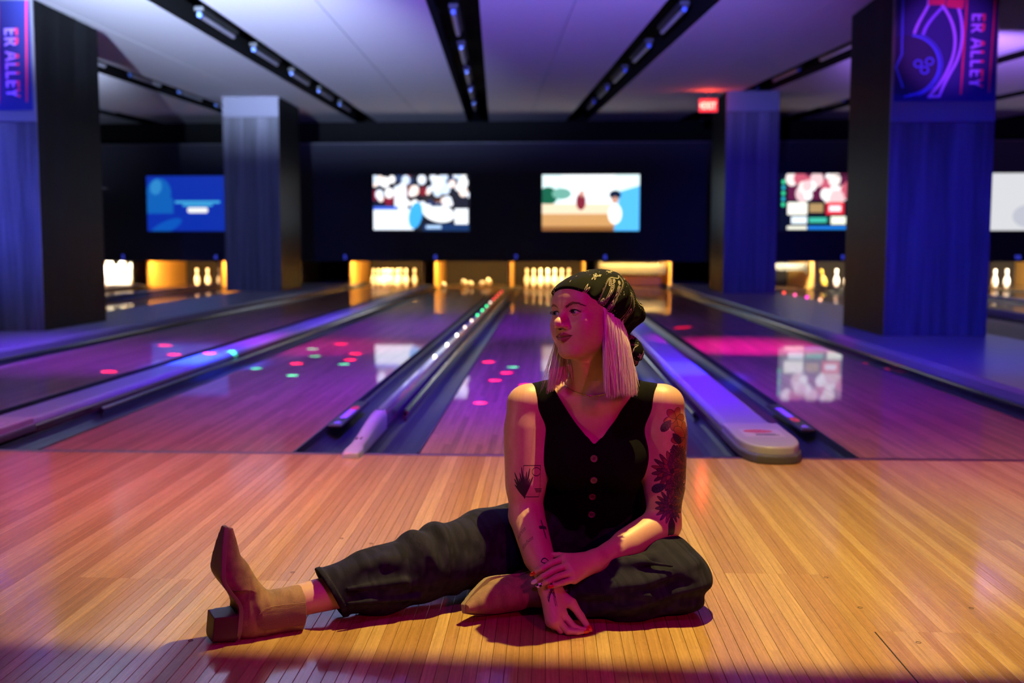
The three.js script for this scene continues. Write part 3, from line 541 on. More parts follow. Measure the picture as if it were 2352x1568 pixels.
// ───────────────────────── laser projector: small coloured dots on the lanes ─────────────────────────
{
  const src = [-0.9, 2.80, -5.2];
  const g = thing('laser_projector', 'small disco projector on the ceiling throwing red and green dots', 'projector', src);
  mesh('body', new RoundedBoxGeometry(0.18, 0.12, 0.16, 2, 0.01), blackMetal, g).position.y = 0.07;
  mesh('lens', new THREE.SphereGeometry(0.018, 12, 8), mat([0, 0, 0], 0.3, { emissive: lin(0.8, 0.3, 0.3), emissiveIntensity: 1 }), g);
  const DOT = [['r', -0.36, -5.75], ['r', -0.27, -7.15], ['r', -0.33, -6.74], ['r', -0.43, -7.83], ['g', -0.24, -7.49], ['r', -0.13, -6.52], ['r', -1.82, -7.64], ['r', -1.80, -9.21], ['r', -1.52, -8.38], ['r', -1.48, -7.92], ['g', -2.03, -7.32], ['g', -1.95, -8.76], ['g', -1.80, -8.17], ['g', -1.47, -7.62], ['g', -1.68, -6.93], ['r', -2.54, -7.84], ['r', -2.94, -8.24], ['r', -3.29, -9.01], ['r', -2.98, -7.08], ['r', 1.43, -11.31], ['r', 2.41, -7.92], ['g', -2.41, -8.00]];
  for (const [c, x, z] of DOT) {
    const L = new THREE.SpotLight(c === 'r' ? lin(1, 0.01, 0.06) : lin(0.05, 1, 0.55), c === 'r' ? 2600 : 1100, 0, 0.014, 0.6, 2);
    L.position.set(src[0], src[1] - 0.02, src[2]); L.target.position.set(x, 0, z); L.castShadow = true; L.shadow.radius = 0.1; scene.add(L, L.target);
  }
}
// ───────────────────────── the seated woman ─────────────────────────
const clamp = (x, a, b) => (x < a ? a : x > b ? b : x), mixf = (a, b, t) => a + (b - a) * t, sstep = (a, b, x) => { const t = clamp((x - a) / (b - a), 0, 1); return t * t * (3 - 2 * t); };
const smin = (a, b, k) => { const h = Math.max(k - Math.abs(a - b), 0) / k; return Math.min(a, b) - h * h * k * 0.25; };
const smax = (a, b, k) => -smin(-a, -b, k);
function cone(x, y, z, a, b, ra, rb) {
  const bx = b[0] - a[0], by = b[1] - a[1], bz = b[2] - a[2], px = x - a[0], py = y - a[1], pz = z - a[2];
  const t = clamp((px * bx + py * by + pz * bz) / (bx * bx + by * by + bz * bz), 0, 1);
  return Math.hypot(px - bx * t, py - by * t, pz - bz * t) - (ra + (rb - ra) * t);
}
function flat(x, y, z, a, b, ra, rb, k) { // tapered capsule, wide along x, squashed by k across
  const bx = b[0] - a[0], by = b[1] - a[1], bz = b[2] - a[2], px = x - a[0], py = y - a[1], pz = z - a[2];
  const t = clamp((px * bx + py * by + pz * bz) / (bx * bx + by * by + bz * bz), 0, 1), R = ra + (rb - ra) * t;
  const qx = px - bx * t, qy = py - by * t, qz = pz - bz * t;
  return (Math.sqrt(qx * qx / (R * R) + (qy * qy + qz * qz) / (R * R * k * k)) - 1) * R * k;
}
function ell(x, y, z, cx, cy, cz, rx, ry, rz) { const a = (x - cx) / rx, b = (y - cy) / ry, c = (z - cz) / rz, k0 = Math.sqrt(a * a + b * b + c * c), k1 = Math.sqrt(a * a / rx / rx + b * b / ry / ry + c * c / rz / rz); return k1 < 1e-9 ? -Math.min(rx, ry, rz) : k0 * (k0 - 1) / k1; }
const ball = (x, y, z, cx, cy, cz, r) => Math.hypot(x - cx, y - cy, z - cz) - r;
function vn3(x, y, z) {
  const xi = Math.floor(x), yi = Math.floor(y), zi = Math.floor(z), fx = x - xi, fy = y - yi, fz = z - zi, u = fx * fx * (3 - 2 * fx), v = fy * fy * (3 - 2 * fy), w = fz * fz * (3 - 2 * fz);
  const g = (i, j, k) => NT[((i * 73 + j * 179 + k * 283) % 4096 + 4096) % 4096];
  const a = mixf(mixf(g(xi, yi, zi), g(xi + 1, yi, zi), u), mixf(g(xi, yi + 1, zi), g(xi + 1, yi + 1, zi), u), v);
  const b = mixf(mixf(g(xi, yi, zi + 1), g(xi + 1, yi, zi + 1), u), mixf(g(xi, yi + 1, zi + 1), g(xi + 1, yi + 1, zi + 1), u), v);
  return mixf(a, b, w);
}
// surface nets over a box; skip(x,y,z) leaves cells to another grid
function nets(f, lo, hi, c, skip) {
  const nx = Math.ceil((hi[0] - lo[0]) / c) + 1, ny = Math.ceil((hi[1] - lo[1]) / c) + 1, nz = Math.ceil((hi[2] - lo[2]) / c) + 1;
  const val = new Float32Array(nx * ny * nz).fill(1), B = 6, at = (i, j, k) => (k * ny + j) * nx + i;
  for (let k = 0; k < nz; k += B) for (let j = 0; j < ny; j += B) for (let i = 0; i < nx; i += B) {
    const d = f(lo[0] + (i + B / 2) * c, lo[1] + (j + B / 2) * c, lo[2] + (k + B / 2) * c);
    if (Math.abs(d) > B * c * 1.5) { if (d < 0) for (let kk = k; kk < Math.min(nz, k + B); kk++) for (let jj = j; jj < Math.min(ny, j + B); jj++) for (let ii = i; ii < Math.min(nx, i + B); ii++) val[at(ii, jj, kk)] = -1; continue; }
    for (let kk = k; kk < Math.min(nz, k + B); kk++) for (let jj = j; jj < Math.min(ny, j + B); jj++) for (let ii = i; ii < Math.min(nx, i + B); ii++) val[at(ii, jj, kk)] = f(lo[0] + ii * c, lo[1] + jj * c, lo[2] + kk * c);
  }
  const id = new Int32Array(nx * ny * nz).fill(-1), pos = [], idx = [];
  for (let k = 0; k + 1 < nz; k++) for (let j = 0; j + 1 < ny; j++) for (let i = 0; i + 1 < nx; i++) {
    let neg = 0; const v = [];
    for (let q = 0; q < 8; q++) { const s = val[at(i + (q & 1), j + (q >> 1 & 1), k + (q >> 2))]; v.push(s); if (s < 0) neg++; }
    if (neg === 0 || neg === 8) continue;
    if (skip && skip(lo[0] + (i + 0.5) * c, lo[1] + (j + 0.5) * c, lo[2] + (k + 0.5) * c)) continue;
    let n = 0, sx = 0, sy = 0, sz = 0;
    for (let q = 0; q < 8; q++) for (const b of [1, 2, 4]) if (!(q & b)) { const a = v[q], e = v[q | b]; if ((a < 0) !== (e < 0)) { const t = a / (a - e); sx += (q & 1) + (b === 1 ? t : 0); sy += (q >> 1 & 1) + (b === 2 ? t : 0); sz += (q >> 2) + (b === 4 ? t : 0); n++; } }
    id[at(i, j, k)] = pos.length / 3; pos.push(lo[0] + (i + sx / n) * c, lo[1] + (j + sy / n) * c, lo[2] + (k + sz / n) * c);
  }
  const quad = (a, b, d, e, fl) => { if (a < 0 || b < 0 || d < 0 || e < 0) return; if (fl) idx.push(a, b, d, a, d, e); else idx.push(a, d, b, a, e, d); };
  for (let k = 1; k + 1 < nz; k++) for (let j = 1; j + 1 < ny; j++) for (let i = 1; i + 1 < nx; i++) {
    const s = val[at(i, j, k)] < 0;
    if (s !== val[at(i + 1, j, k)] < 0) quad(id[at(i, j - 1, k - 1)], id[at(i, j, k - 1)], id[at(i, j, k)], id[at(i, j - 1, k)], s);
    if (s !== val[at(i, j + 1, k)] < 0) quad(id[at(i - 1, j, k - 1)], id[at(i - 1, j, k)], id[at(i, j, k)], id[at(i, j, k - 1)], s);
    if (s !== val[at(i, j, k + 1)] < 0) quad(id[at(i - 1, j - 1, k)], id[at(i, j - 1, k)], id[at(i, j, k)], id[at(i - 1, j, k)], s);
  }
  const nor = new Float32Array(pos.length), h = c * 0.5;
  for (let q = 0; q < pos.length; q += 3) { const x = pos[q], y = pos[q + 1], z = pos[q + 2]; let a = f(x + h, y, z) - f(x - h, y, z), b = f(x, y + h, z) - f(x, y - h, z), d = f(x, y, z + h) - f(x, y, z - h); const l = Math.hypot(a, b, d) || 1; nor[q] = a / l; nor[q + 1] = b / l; nor[q + 2] = d / l; }
  return { pos, nor: Array.from(nor), idx };
}
function geoOf(m, uvf) {
  const g = new THREE.BufferGeometry();
  g.setAttribute('position', new THREE.Float32BufferAttribute(m.pos, 3)); g.setAttribute('normal', new THREE.Float32BufferAttribute(m.nor, 3)); g.setIndex(m.idx);
  const uv = []; for (let i = 0; i < m.pos.length; i += 3) uv.push(...(uvf ? uvf(m.pos[i], m.pos[i + 1], m.pos[i + 2]) : [m.pos[i] * 4, m.pos[i + 1] * 4]));
  g.setAttribute('uv', new THREE.Float32BufferAttribute(uv, 2)); return g;
}
// joints, metres; her right side is at the left of the picture
const J = {
  rs: [-0.050, 0.466, -2.566], re: [-0.048, 0.208, -2.515], rw: [0.0104, 0.082, -2.339], rh: [0.0239, 0.048, -2.305],
  ri: [[0.0364, 0.0420, -2.2973], [0.0620, 0.0160, -2.2805], [0.0782, 0.0110, -2.2790], [0.0896, 0.0110, -2.2796]],
  rm: [[0.0258, 0.0300, -2.2834], [0.0485, 0.0105, -2.2708], [0.0684, 0.0090, -2.2706], [0.0838, 0.0090, -2.2767]],
  rr: [[0.0162, 0.0260, -2.2776], [0.0334, 0.0095, -2.2780], [0.0525, 0.0090, -2.2850], [0.0659, 0.0090, -2.2900]],
  rp: [[0.0096, 0.0240, -2.2883], [0.0183, 0.0100, -2.2947], [0.0336, 0.0085, -2.2990], [0.0453, 0.0085, -2.3050]],
  rt: [[0.0330, 0.0660, -2.3346], [0.0578, 0.0580, -2.3151], [0.0778, 0.0330, -2.3026], [0.0920, 0.0140, -2.2910]],
  ls: [0.2845, 0.468, -2.566], le: [0.2815, 0.186, -2.522], lw: [0.1113, 0.1328, -2.3850], lh: [0.0831, 0.1278, -2.3700],
  li: [[0.0426, 0.1451, -2.3640], [0.0131, 0.1369, -2.3530], [-0.0093, 0.1265, -2.3430], [-0.0250, 0.1151, -2.3500]],
  lm: [[0.0512, 0.1347, -2.3490], [0.0189, 0.1262, -2.3360], [-0.0063, 0.1152, -2.3220], [-0.0208, 0.1041, -2.3280]],
  lr: [[0.0598, 0.1219, -2.3390], [0.0247, 0.1147, -2.3220], [0.0034, 0.1079, -2.3080], [-0.0100, 0.1005, -2.3120]],
  lp: [[0.0637, 0.1066, -2.3340], [0.0382, 0.1040, -2.3160], [0.0246, 0.1027, -2.3040], [0.0140, 0.0998, -2.3030]],
  lt: [[0.0877, 0.1350, -2.3900], [0.0590, 0.1402, -2.3950], [0.0302, 0.1428, -2.3950], [0.0043, 0.1430, -2.4000]],
};
const HEADM = new THREE.Matrix4().makeRotationFromEuler(new THREE.Euler(-0.07, -0.80, 0.12, 'YXZ'));
{ const e = V3(0, 0, 0.072).applyMatrix4(HEADM); HEADM.setPosition(0.0432 - e.x, 0.6973 - e.y, -2.425 - e.z); }
const HEADI = HEADM.clone().invert().elements;
const toHead = (x, y, z) => [HEADI[0] * x + HEADI[4] * y + HEADI[8] * z + HEADI[12], HEADI[1] * x + HEADI[5] * y + HEADI[9] * z + HEADI[13], HEADI[2] * x + HEADI[6] * y + HEADI[10] * z + HEADI[14]];
const headPt = (x, y, z) => V3(x, y, z).applyMatrix4(HEADM);
function skull(x, y, z) { return ell(x, y, z, 0, 0.022, -0.018, 0.070, 0.071, 0.091); }
const EYE = [0.0300, 0.000, 0.0640], EYER = 0.0122;
const lidTop = (ex) => 0.0044 - (ex + 0.0015) * (ex + 0.0015) * 27, lidBot = (ex) => -0.0036 + ex * ex * 21;
function headSDF(wx, wy, wz) {
  const [x0, y, z] = toHead(wx, wy, wz), x = Math.abs(x0);
  let d = skull(x, y, z);
  d = smin(d, ell(x, y, z, 0, -0.016, 0.024, 0.057, 0.082, 0.054), 0.03);
  d = smin(d, ell(x, y, z, 0, -0.052, 0.028, 0.050, 0.044, 0.050), 0.02);
  d = smin(d, cone(x, y, z, [0.049, -0.038, -0.005], [0.016, -0.085, 0.060], 0.019, 0.014), 0.025);
  d = smin(d, ell(x, y, z, 0, -0.089, 0.065, 0.019, 0.013, 0.014), 0.018);
  d = smin(d, ball(x, y, z, 0.036, -0.026, 0.051, 0.0255), 0.02);
  d = smin(d, ball(x, y, z, 0.033, -0.050, 0.050, 0.020), 0.02);
  d = smin(d, cone(x, y, z, [0.010, 0.014, 0.073], [0.042, 0.015, 0.056], 0.008, 0.008), 0.02);
  d = smin(d, ell(x, y, z, 0, 0.034, 0.048, 0.047, 0.030, 0.030), 0.03);
  d = smax(d, -ball(x, y, z, 0.0305, -0.001, 0.0945, 0.0200), 0.012);
  d = smin(d, ell(x, y, z, 0, -0.056, 0.065, 0.029, 0.021, 0.018), 0.015);
  // nose
  let n = cone(x, y, z, [0, 0.008, 0.0735], [0, -0.020, 0.0955], 0.0058, 0.0078);
  n = smin(n, ball(x, y, z, 0, -0.0265, 0.0985, 0.0098), 0.008);
  n = smin(n, ell(x, y, z, 0.0108, -0.0310, 0.0890, 0.0070, 0.0064, 0.0092), 0.006);
  n = smax(n, -ell(x, y, z, 0.0062, -0.0372, 0.0930, 0.0030, 0.0028, 0.0052), 0.002);
  d = smin(d, n, 0.010);
  // lips
  let l = cone(x, y, z, [0.004, -0.0505, 0.0862], [0.0250, -0.0532, 0.0735], 0.0044, 0.0014);
  l = smin(l, cone(x, y, z, [0, -0.0618, 0.0852], [0.0220, -0.0555, 0.0745], 0.0058, 0.0016), 0.0016);
  d = smin(d, l, 0.0045);
  d = smax(d, -cone(x, y, z, [0, -0.0558, 0.0925], [0.0265, -0.0536, 0.0770], 0.0011, 0.0008), 0.0015);
  // eyelids around the eyeballs
  const ex = x - EYE[0], ey = y - EYE[1], ez = z - EYE[2], er = Math.hypot(ex, ey, ez);
  let lid = er - (EYER + 0.0016);
  const open = Math.max(ey - lidTop(ex), lidBot(ex) - ey, -ez);
  lid = smax(lid, -open, 0.0008);
  d = smin(d, lid, 0.003);
  d = Math.max(d, -Math.max(open, er - EYER - 0.004));
  // ear
  d = smin(d, ell(x, y, z, 0.066, -0.026, -0.016, 0.005, 0.018, 0.011), 0.008);
  return d;
}
function fingers(x, y, z, list, r) { let d = 1; for (const [c, s] of list) { let e = 1; for (let i = 0; i < 3; i++) e = smin(e, cone(x, y, z, c[i], c[i + 1], s * (r - i * 0.0010), s * (r - (i + 1) * 0.0010)), 0.003); d = Math.min(d, e); } return d; }
function handR(x, y, z) {
  let p = cone(x, y, z, J.rw, J.ri[0], 0.0215, 0.0115);
  p = smin(p, cone(x, y, z, J.rw, J.rm[0], 0.0215, 0.0120), 0.012); p = smin(p, cone(x, y, z, J.rw, J.rr[0], 0.021, 0.0115), 0.012); p = smin(p, cone(x, y, z, J.rw, J.rp[0], 0.021, 0.0105), 0.012);
  p = smin(p, cone(x, y, z, J.rt[0], J.rt[1], 0.016, 0.0115), 0.012);
  let f = fingers(x, y, z, [[J.ri, 1], [J.rm, 1], [J.rr, 0.95], [J.rp, 0.85]], 0.0088);
  f = Math.min(f, fingers(x, y, z, [[[J.rt[1], J.rt[1], J.rt[2], J.rt[3]].map((q, i) => i === 1 ? J.rt[1].map((v, k) => mixf(v, J.rt[2][k], 0.3)) : q), 1.12]], 0.0098));
  return smin(p, f, 0.005);
}
const LT = [J.lt[0], J.lt[1], J.lt[2], J.lt[3]];
function handL(x, y, z) {
  let p = cone(x, y, z, J.lw, J.li[0], 0.0220, 0.0118);
  p = smin(p, cone(x, y, z, J.lw, J.lm[0], 0.0220, 0.0122), 0.012); p = smin(p, cone(x, y, z, J.lw, J.lr[0], 0.021, 0.0118), 0.012); p = smin(p, cone(x, y, z, J.lw, J.lp[0], 0.020, 0.0108), 0.012);
  let f = fingers(x, y, z, [[J.li, 1], [J.lm, 1.02], [J.lr, 0.97], [J.lp, 0.86], [LT, 1.1]], 0.0085);
  return smin(p, f, 0.0045);
}
function torso(x, y, z) {
  let d = flat(x, y, z, [0.130, 0.11, -2.73], [0.122, 0.23, -2.66], 0.150, 0.116, 0.74);
  d = smin(d, flat(x, y, z, [0.122, 0.23, -2.66], [0.117, 0.37, -2.600], 0.116, 0.136, 0.70), 0.05);
  d = smin(d, flat(x, y, z, [0.117, 0.37, -2.600], [0.117, 0.440, -2.578], 0.136, 0.118, 0.58), 0.04);
  d = smin(d, ball(x, y, z, 0.062, 0.335, -2.532, 0.060), 0.035); d = smin(d, ball(x, y, z, 0.172, 0.335, -2.532, 0.060), 0.035);
  d = smin(d, cone(x, y, z, [0.115, 0.492, -2.572], [-0.022, 0.474, -2.572], 0.040, 0.036), 0.04); d = smin(d, cone(x, y, z, [0.115, 0.492, -2.572], [0.256, 0.474, -2.572], 0.040, 0.036), 0.04);
  d = smin(d, cone(x, y, z, [0.040, 0.490, -2.530], [0.105, 0.480, -2.512], 0.011, 0.011), 0.03); d = smin(d, cone(x, y, z, [0.190, 0.490, -2.530], [0.125, 0.480, -2.512], 0.011, 0.011), 0.03);
  return d;
}
const neck = (x, y, z) => { let d = cone(x, y, z, [0.115, 0.45, -2.568], [0.098, 0.60, -2.515], 0.053, 0.049); return smin(d, cone(x, y, z, [0.085, 0.60, -2.462], [0.112, 0.487, -2.516], 0.012, 0.008), 0.03); };
function bodySDF(x, y, z) {
  let t = torso(x, y, z);
  const hd = Math.hypot(x - 0.09, y - 0.68, z + 2.48);
  t = smin(t, neck(x, y, z), 0.03);
  if (y > 0.50) t = smin(t, hd > 0.22 ? hd - 0.16 : headSDF(x, y, z), 0.018);
  let a = cone(x, y, z, J.rs, J.re, 0.0470, 0.0400), b = cone(x, y, z, J.ls, J.le, 0.0475, 0.0410);
  a = smin(a, cone(x, y, z, [-0.052, 0.40, -2.563], [-0.05, 0.28, -2.53], 0.046, 0.042), 0.03); b = smin(b, cone(x, y, z, [0.287, 0.40, -2.563], [0.285, 0.28, -2.548], 0.0465, 0.043), 0.03);
  let fa = smin(cone(x, y, z, J.re, J.rw, 0.0380, 0.0235), cone(x, y, z, [-0.044, 0.20, -2.505], [-0.018, 0.13, -2.42], 0.038, 0.033), 0.02);
  let fb = smin(cone(x, y, z, J.le, J.lw, 0.0395, 0.0240), cone(x, y, z, [0.265, 0.178, -2.525], [0.19, 0.152, -2.455], 0.038, 0.034), 0.02);
  if (y < 0.2) { fa = smin(fa, handR(x, y, z), 0.010); fb = smin(fb, handL(x, y, z), 0.010); }
  let d = Math.min(smin(smin(t, a, 0.03), fa, 0.012), smin(smin(t, b, 0.03), fb, 0.012));
  // legs, mostly inside the jeans; the ankle shows above the boot
  d = Math.min(d, cone(x, y, z, [0.06, 0.11, -2.73], [-0.297, 0.082, -2.452], 0.07, 0.05), cone(x, y, z, [-0.297, 0.082, -2.452], [-0.56, 0.052, -2.318], 0.048, 0.0355), cone(x, y, z, [0.2, 0.11, -2.72], [0.30, 0.082, -2.43], 0.07, 0.05), cone(x, y, z, [0.30, 0.082, -2.43], [0.03, 0.05, -2.40], 0.045, 0.032));
  return d;
}
// skin atlas: plain | face / sleeve | right upper arm, right forearm
const AT = 2048, REG = { plain: [0, 0, 1024, 1024], face: [1024, 0, 1024, 1024], sleeve: [0, 1024, 1024, 1024], rup: [1024, 1024, 1024, 512], rfo: [1024, 1536, 1024, 512] };
const skinBase = [200, 153, 131];
const skinTex = canvas(AT, AT, (x, W, H) => {
  const img = x.createImageData(W, H);
  for (let j = 0; j < H; j++) for (let i = 0; i < W; i++) { const k = (j * W + i) * 4, n = (vnoise(i * 0.02, j * 0.02) - 0.5) * 10 + (vnoise(i * 0.11, j * 0.11) - 0.5) * 7 + (vnoise(i * 0.6, j * 0.6) - 0.5) * 5; img.data[k] = skinBase[0] + n * 0.7; img.data[k + 1] = skinBase[1] + n; img.data[k + 2] = skinBase[2] + n; img.data[k + 3] = 255; }
  x.putImageData(img, 0, 0);
  x.lineCap = 'round'; x.lineJoin = 'round';
  // face: x -0.1..0.1 m, y 0.13..-0.13 m in the head's own frame
  const fx = (v) => 1024 + 512 + v * 5120, fy = (v) => 512 - v * 3938;
  for (const s of [-1, 1]) {
    const seg = [[0.0115, 0.0105, 20], [0.020, 0.0160, 24], [0.030, 0.0195, 22], [0.041, 0.0185, 15], [0.052, 0.0115, 6]]; // brows, hair by hair
    for (let i = 0; i < 150; i++) { const q = i / 150 * 3.999, k = Math.floor(q), f = q - k, bx = mixf(seg[k][0], seg[k + 1][0], f), by = mixf(seg[k][1], seg[k + 1][1], f), w = mixf(seg[k][2], seg[k + 1][2], f); const o = (NT[i * 13] - 0.5) * w; x.strokeStyle = 'rgba(84,54,40,0.55)'; x.lineWidth = 4; x.beginPath(); x.moveTo(fx(s * bx), fy(by) + o); x.lineTo(fx(s * (bx + 0.0035)), fy(by + (q < 2 ? 0.002 : 0.0)) + o * 0.7); x.stroke(); }
    x.strokeStyle = 'rgba(34,22,20,0.9)'; x.lineWidth = 8; x.beginPath(); for (let i = 0; i <= 20; i++) { const ex = -0.0130 + i * 0.00135; x.lineTo(fx(s * (EYE[0] + ex)), fy(EYE[1] + lidTop(ex) + 0.0007)); } x.stroke();
    x.strokeStyle = 'rgba(80,48,42,0.6)'; x.lineWidth = 4; x.beginPath(); for (let i = 0; i <= 20; i++) { const ex = -0.0120 + i * 0.00125; x.lineTo(fx(s * (EYE[0] + ex)), fy(EYE[1] + lidBot(ex) - 0.0005)); } x.stroke();
    x.fillStyle = 'rgba(60,22,20,0.9)'; x.beginPath(); x.ellipse(fx(s * 0.0062), fy(-0.0372), 12, 8, 0, 0, 7); x.fill();
  }
  x.fillStyle = 'rgba(134,66,66,0.88)'; x.beginPath(); x.moveTo(fx(-0.0262), fy(-0.0533)); x.quadraticCurveTo(fx(-0.012), fy(-0.0470), fx(-0.0045), fy(-0.0458)); x.lineTo(fx(0), fy(-0.0475)); x.lineTo(fx(0.0045), fy(-0.0458)); x.quadraticCurveTo(fx(0.012), fy(-0.0470), fx(0.0262), fy(-0.0533)); x.quadraticCurveTo(fx(0.012), fy(-0.0680), fx(0), fy(-0.0690)); x.quadraticCurveTo(fx(-0.012), fy(-0.0680), fx(-0.0262), fy(-0.0533)); x.fill();
  x.strokeStyle = 'rgba(70,24,28,0.9)'; x.lineWidth = 5; x.beginPath(); x.moveTo(fx(-0.0265), fy(-0.0530)); x.quadraticCurveTo(fx(-0.01), fy(-0.0555), fx(0), fy(-0.0562)); x.quadraticCurveTo(fx(0.01), fy(-0.0555), fx(0.0265), fy(-0.0530)); x.stroke();
  // sleeve tattoo on her left upper arm
  const ink = '#241a22';
  const petal = (cx, cy, a, l, w, fill) => { x.save(); x.translate(cx, cy); x.rotate(a); x.beginPath(); x.moveTo(0, 0); x.bezierCurveTo(w, -l * 0.3, w, -l * 0.9, 0, -l); x.bezierCurveTo(-w, -l * 0.9, -w, -l * 0.3, 0, 0); x.fillStyle = fill; x.fill(); x.strokeStyle = ink; x.lineWidth = 3.5; x.stroke(); x.restore(); };
  const mum = (cx, cy, R, cols) => { for (let ring = 4; ring > 0; ring--) { const n = 5 + ring * 3; for (let i = 0; i < n; i++) petal(cx, cy, i / n * 6.283 + ring * 0.4, R * ring / 4, R * 0.13, cols[(i + ring) % cols.length]); } x.fillStyle = ink; x.beginPath(); x.arc(cx, cy, R * 0.12, 0, 7); x.fill(); };
  const leaf = (cx, cy, a, l, c) => { petal(cx, cy, a, l, l * 0.34, c); x.save(); x.translate(cx, cy); x.rotate(a); x.strokeStyle = ink; x.lineWidth = 4; x.beginPath(); x.moveTo(0, 0); x.lineTo(0, -l); for (let i = 1; i < 5; i++) { x.moveTo(0, -l * i / 5); x.lineTo(l * 0.16, -l * (i / 5 + 0.12)); x.moveTo(0, -l * i / 5); x.lineTo(-l * 0.16, -l * (i / 5 + 0.12)); } x.stroke(); x.restore(); };
  const sl = (u, t) => [u * 1024, 1024 + t * 1024];
  for (let i = 0; i < 6; i++) petal(...sl(0.575, 0.12), i / 6 * 6.28 + 0.3, 105, 42, ['#a8573a', '#96472f'][i % 2]);
  leaf(...sl(0.53, 0.13), -2.5, 120, '#4a3238');
  for (let i = 0; i < 7; i++) petal(...sl(0.66, 0.27), i / 7 * 6.28, 135, 50, ['#a05034', '#8c4030'][i % 2]);
  leaf(...sl(0.555, 0.33), 3.0, 150, '#352634'); leaf(...sl(0.545, 0.24), 2.4, 110, '#352634'); leaf(...sl(0.56, 0.41), -2.7, 120, '#352634');
  mum(...sl(0.60, 0.42), 90, ['#5c2c3e', '#6a3346']); mum(...sl(0.545, 0.55), 175, ['#6a3346', '#8a3f3c', '#51283c']); mum(...sl(0.70, 0.52), 150, ['#7c3a3a', '#5c2c3e']);
  leaf(...sl(0.50, 0.665), -1.95, 140, '#3a4250');
  mum(...sl(0.60, 0.69), 110, ['#4e2a40', '#6a3346']); mum(...sl(0.545, 0.84), 150, ['#5a3350', '#46304f', '#6d3648']); leaf(...sl(0.55, 0.93), 3.1, 130, '#2c2436'); mum(...sl(0.68, 0.78), 120, ['#5a3350', '#7a3c3c']);
  // right upper arm: framed plant and sun
  x.strokeStyle = '#2a1d22'; x.lineWidth = 3.5; const ru = (u, t) => [1024 + u * 1024, 1024 + t * 512];
  { const [a, b] = ru(0.485, 0.56), [c, d] = ru(0.625, 0.84); x.strokeRect(a, b, c - a, d - b); const [e, f] = ru(0.588, 0.615); x.beginPath(); x.ellipse(e, f, 38, 19, 0, 0, 7); x.stroke();
    const [g, h] = ru(0.49, 0.84); for (let i = 0; i < 11; i++) { const a2 = -0.95 + i * 0.16; x.save(); x.translate(g, h); x.rotate(a2); x.fillStyle = '#2d2228'; x.beginPath(); x.ellipse(0, -44 - (i % 3) * 12, 7, 52 + (i % 3) * 10, 0, 0, 7); x.fill(); x.restore(); }
    const [k, l] = ru(0.575, 0.78); x.lineWidth = 4; for (let i = 0; i < 3; i++) { x.beginPath(); x.moveTo(k + i * 6, l - 6 + i * 7); x.lineTo(k + 70, l - 6 + i * 7); x.stroke(); } }
  // right forearm: two lines of script, a leaf outline, a dark cross-like mark
  const rf = (u, t) => [1024 + u * 1024, 1536 + t * 400];
  const script = (u, t, word) => { const [a, b] = rf(u, t); x.save(); x.translate(a, b); x.scale(1.1, 0.55); x.rotate(-0.2); x.transform(1, 0, -0.35, 1, 0, 0); x.fillStyle = '#231a20'; x.font = 'italic 44px serif'; x.fillText(word, 0, 0); x.restore(); };
  script(0.335, 0.36, 'Aaron'); script(0.345, 0.51, 'Hudson');
  x.strokeStyle = '#231a20'; x.lineWidth = 6; { const [a, b] = rf(0.52, 0.74); x.beginPath(); x.moveTo(a, b); x.quadraticCurveTo(a + 60, b - 26, a + 110, b + 4); x.quadraticCurveTo(a + 50, b + 22, a, b); x.stroke(); }
  { const [a, b] = rf(0.64, 0.30); x.lineWidth = 16; x.strokeStyle = '#3a2636'; x.beginPath(); x.moveTo(a + 20, b - 20); x.lineTo(a + 28, b + 60); x.moveTo(a - 20, b + 14); x.lineTo(a + 70, b + 6); x.stroke(); }
  { const [a, b] = rf(0.42, 1.13); x.lineWidth = 7; x.strokeStyle = '#2a2228'; x.beginPath(); x.moveTo(a, b + 22); x.quadraticCurveTo(a + 60, b - 4, a + 130, b - 16); x.stroke(); for (let i = 0; i < 6; i++) { x.beginPath(); x.moveTo(a + i * 22, b + 18 - i * 5); x.lineTo(a + i * 22 + 14, b + 2 - i * 5); x.stroke(); } for (const [dx, dy, r] of [[130, -10, 0.6], [150, 12, 1.6], [120, 18, 2.3]]) { x.beginPath(); x.ellipse(a + dx, b + dy, 34, 9, r, 0, 7); x.stroke(); } }
});
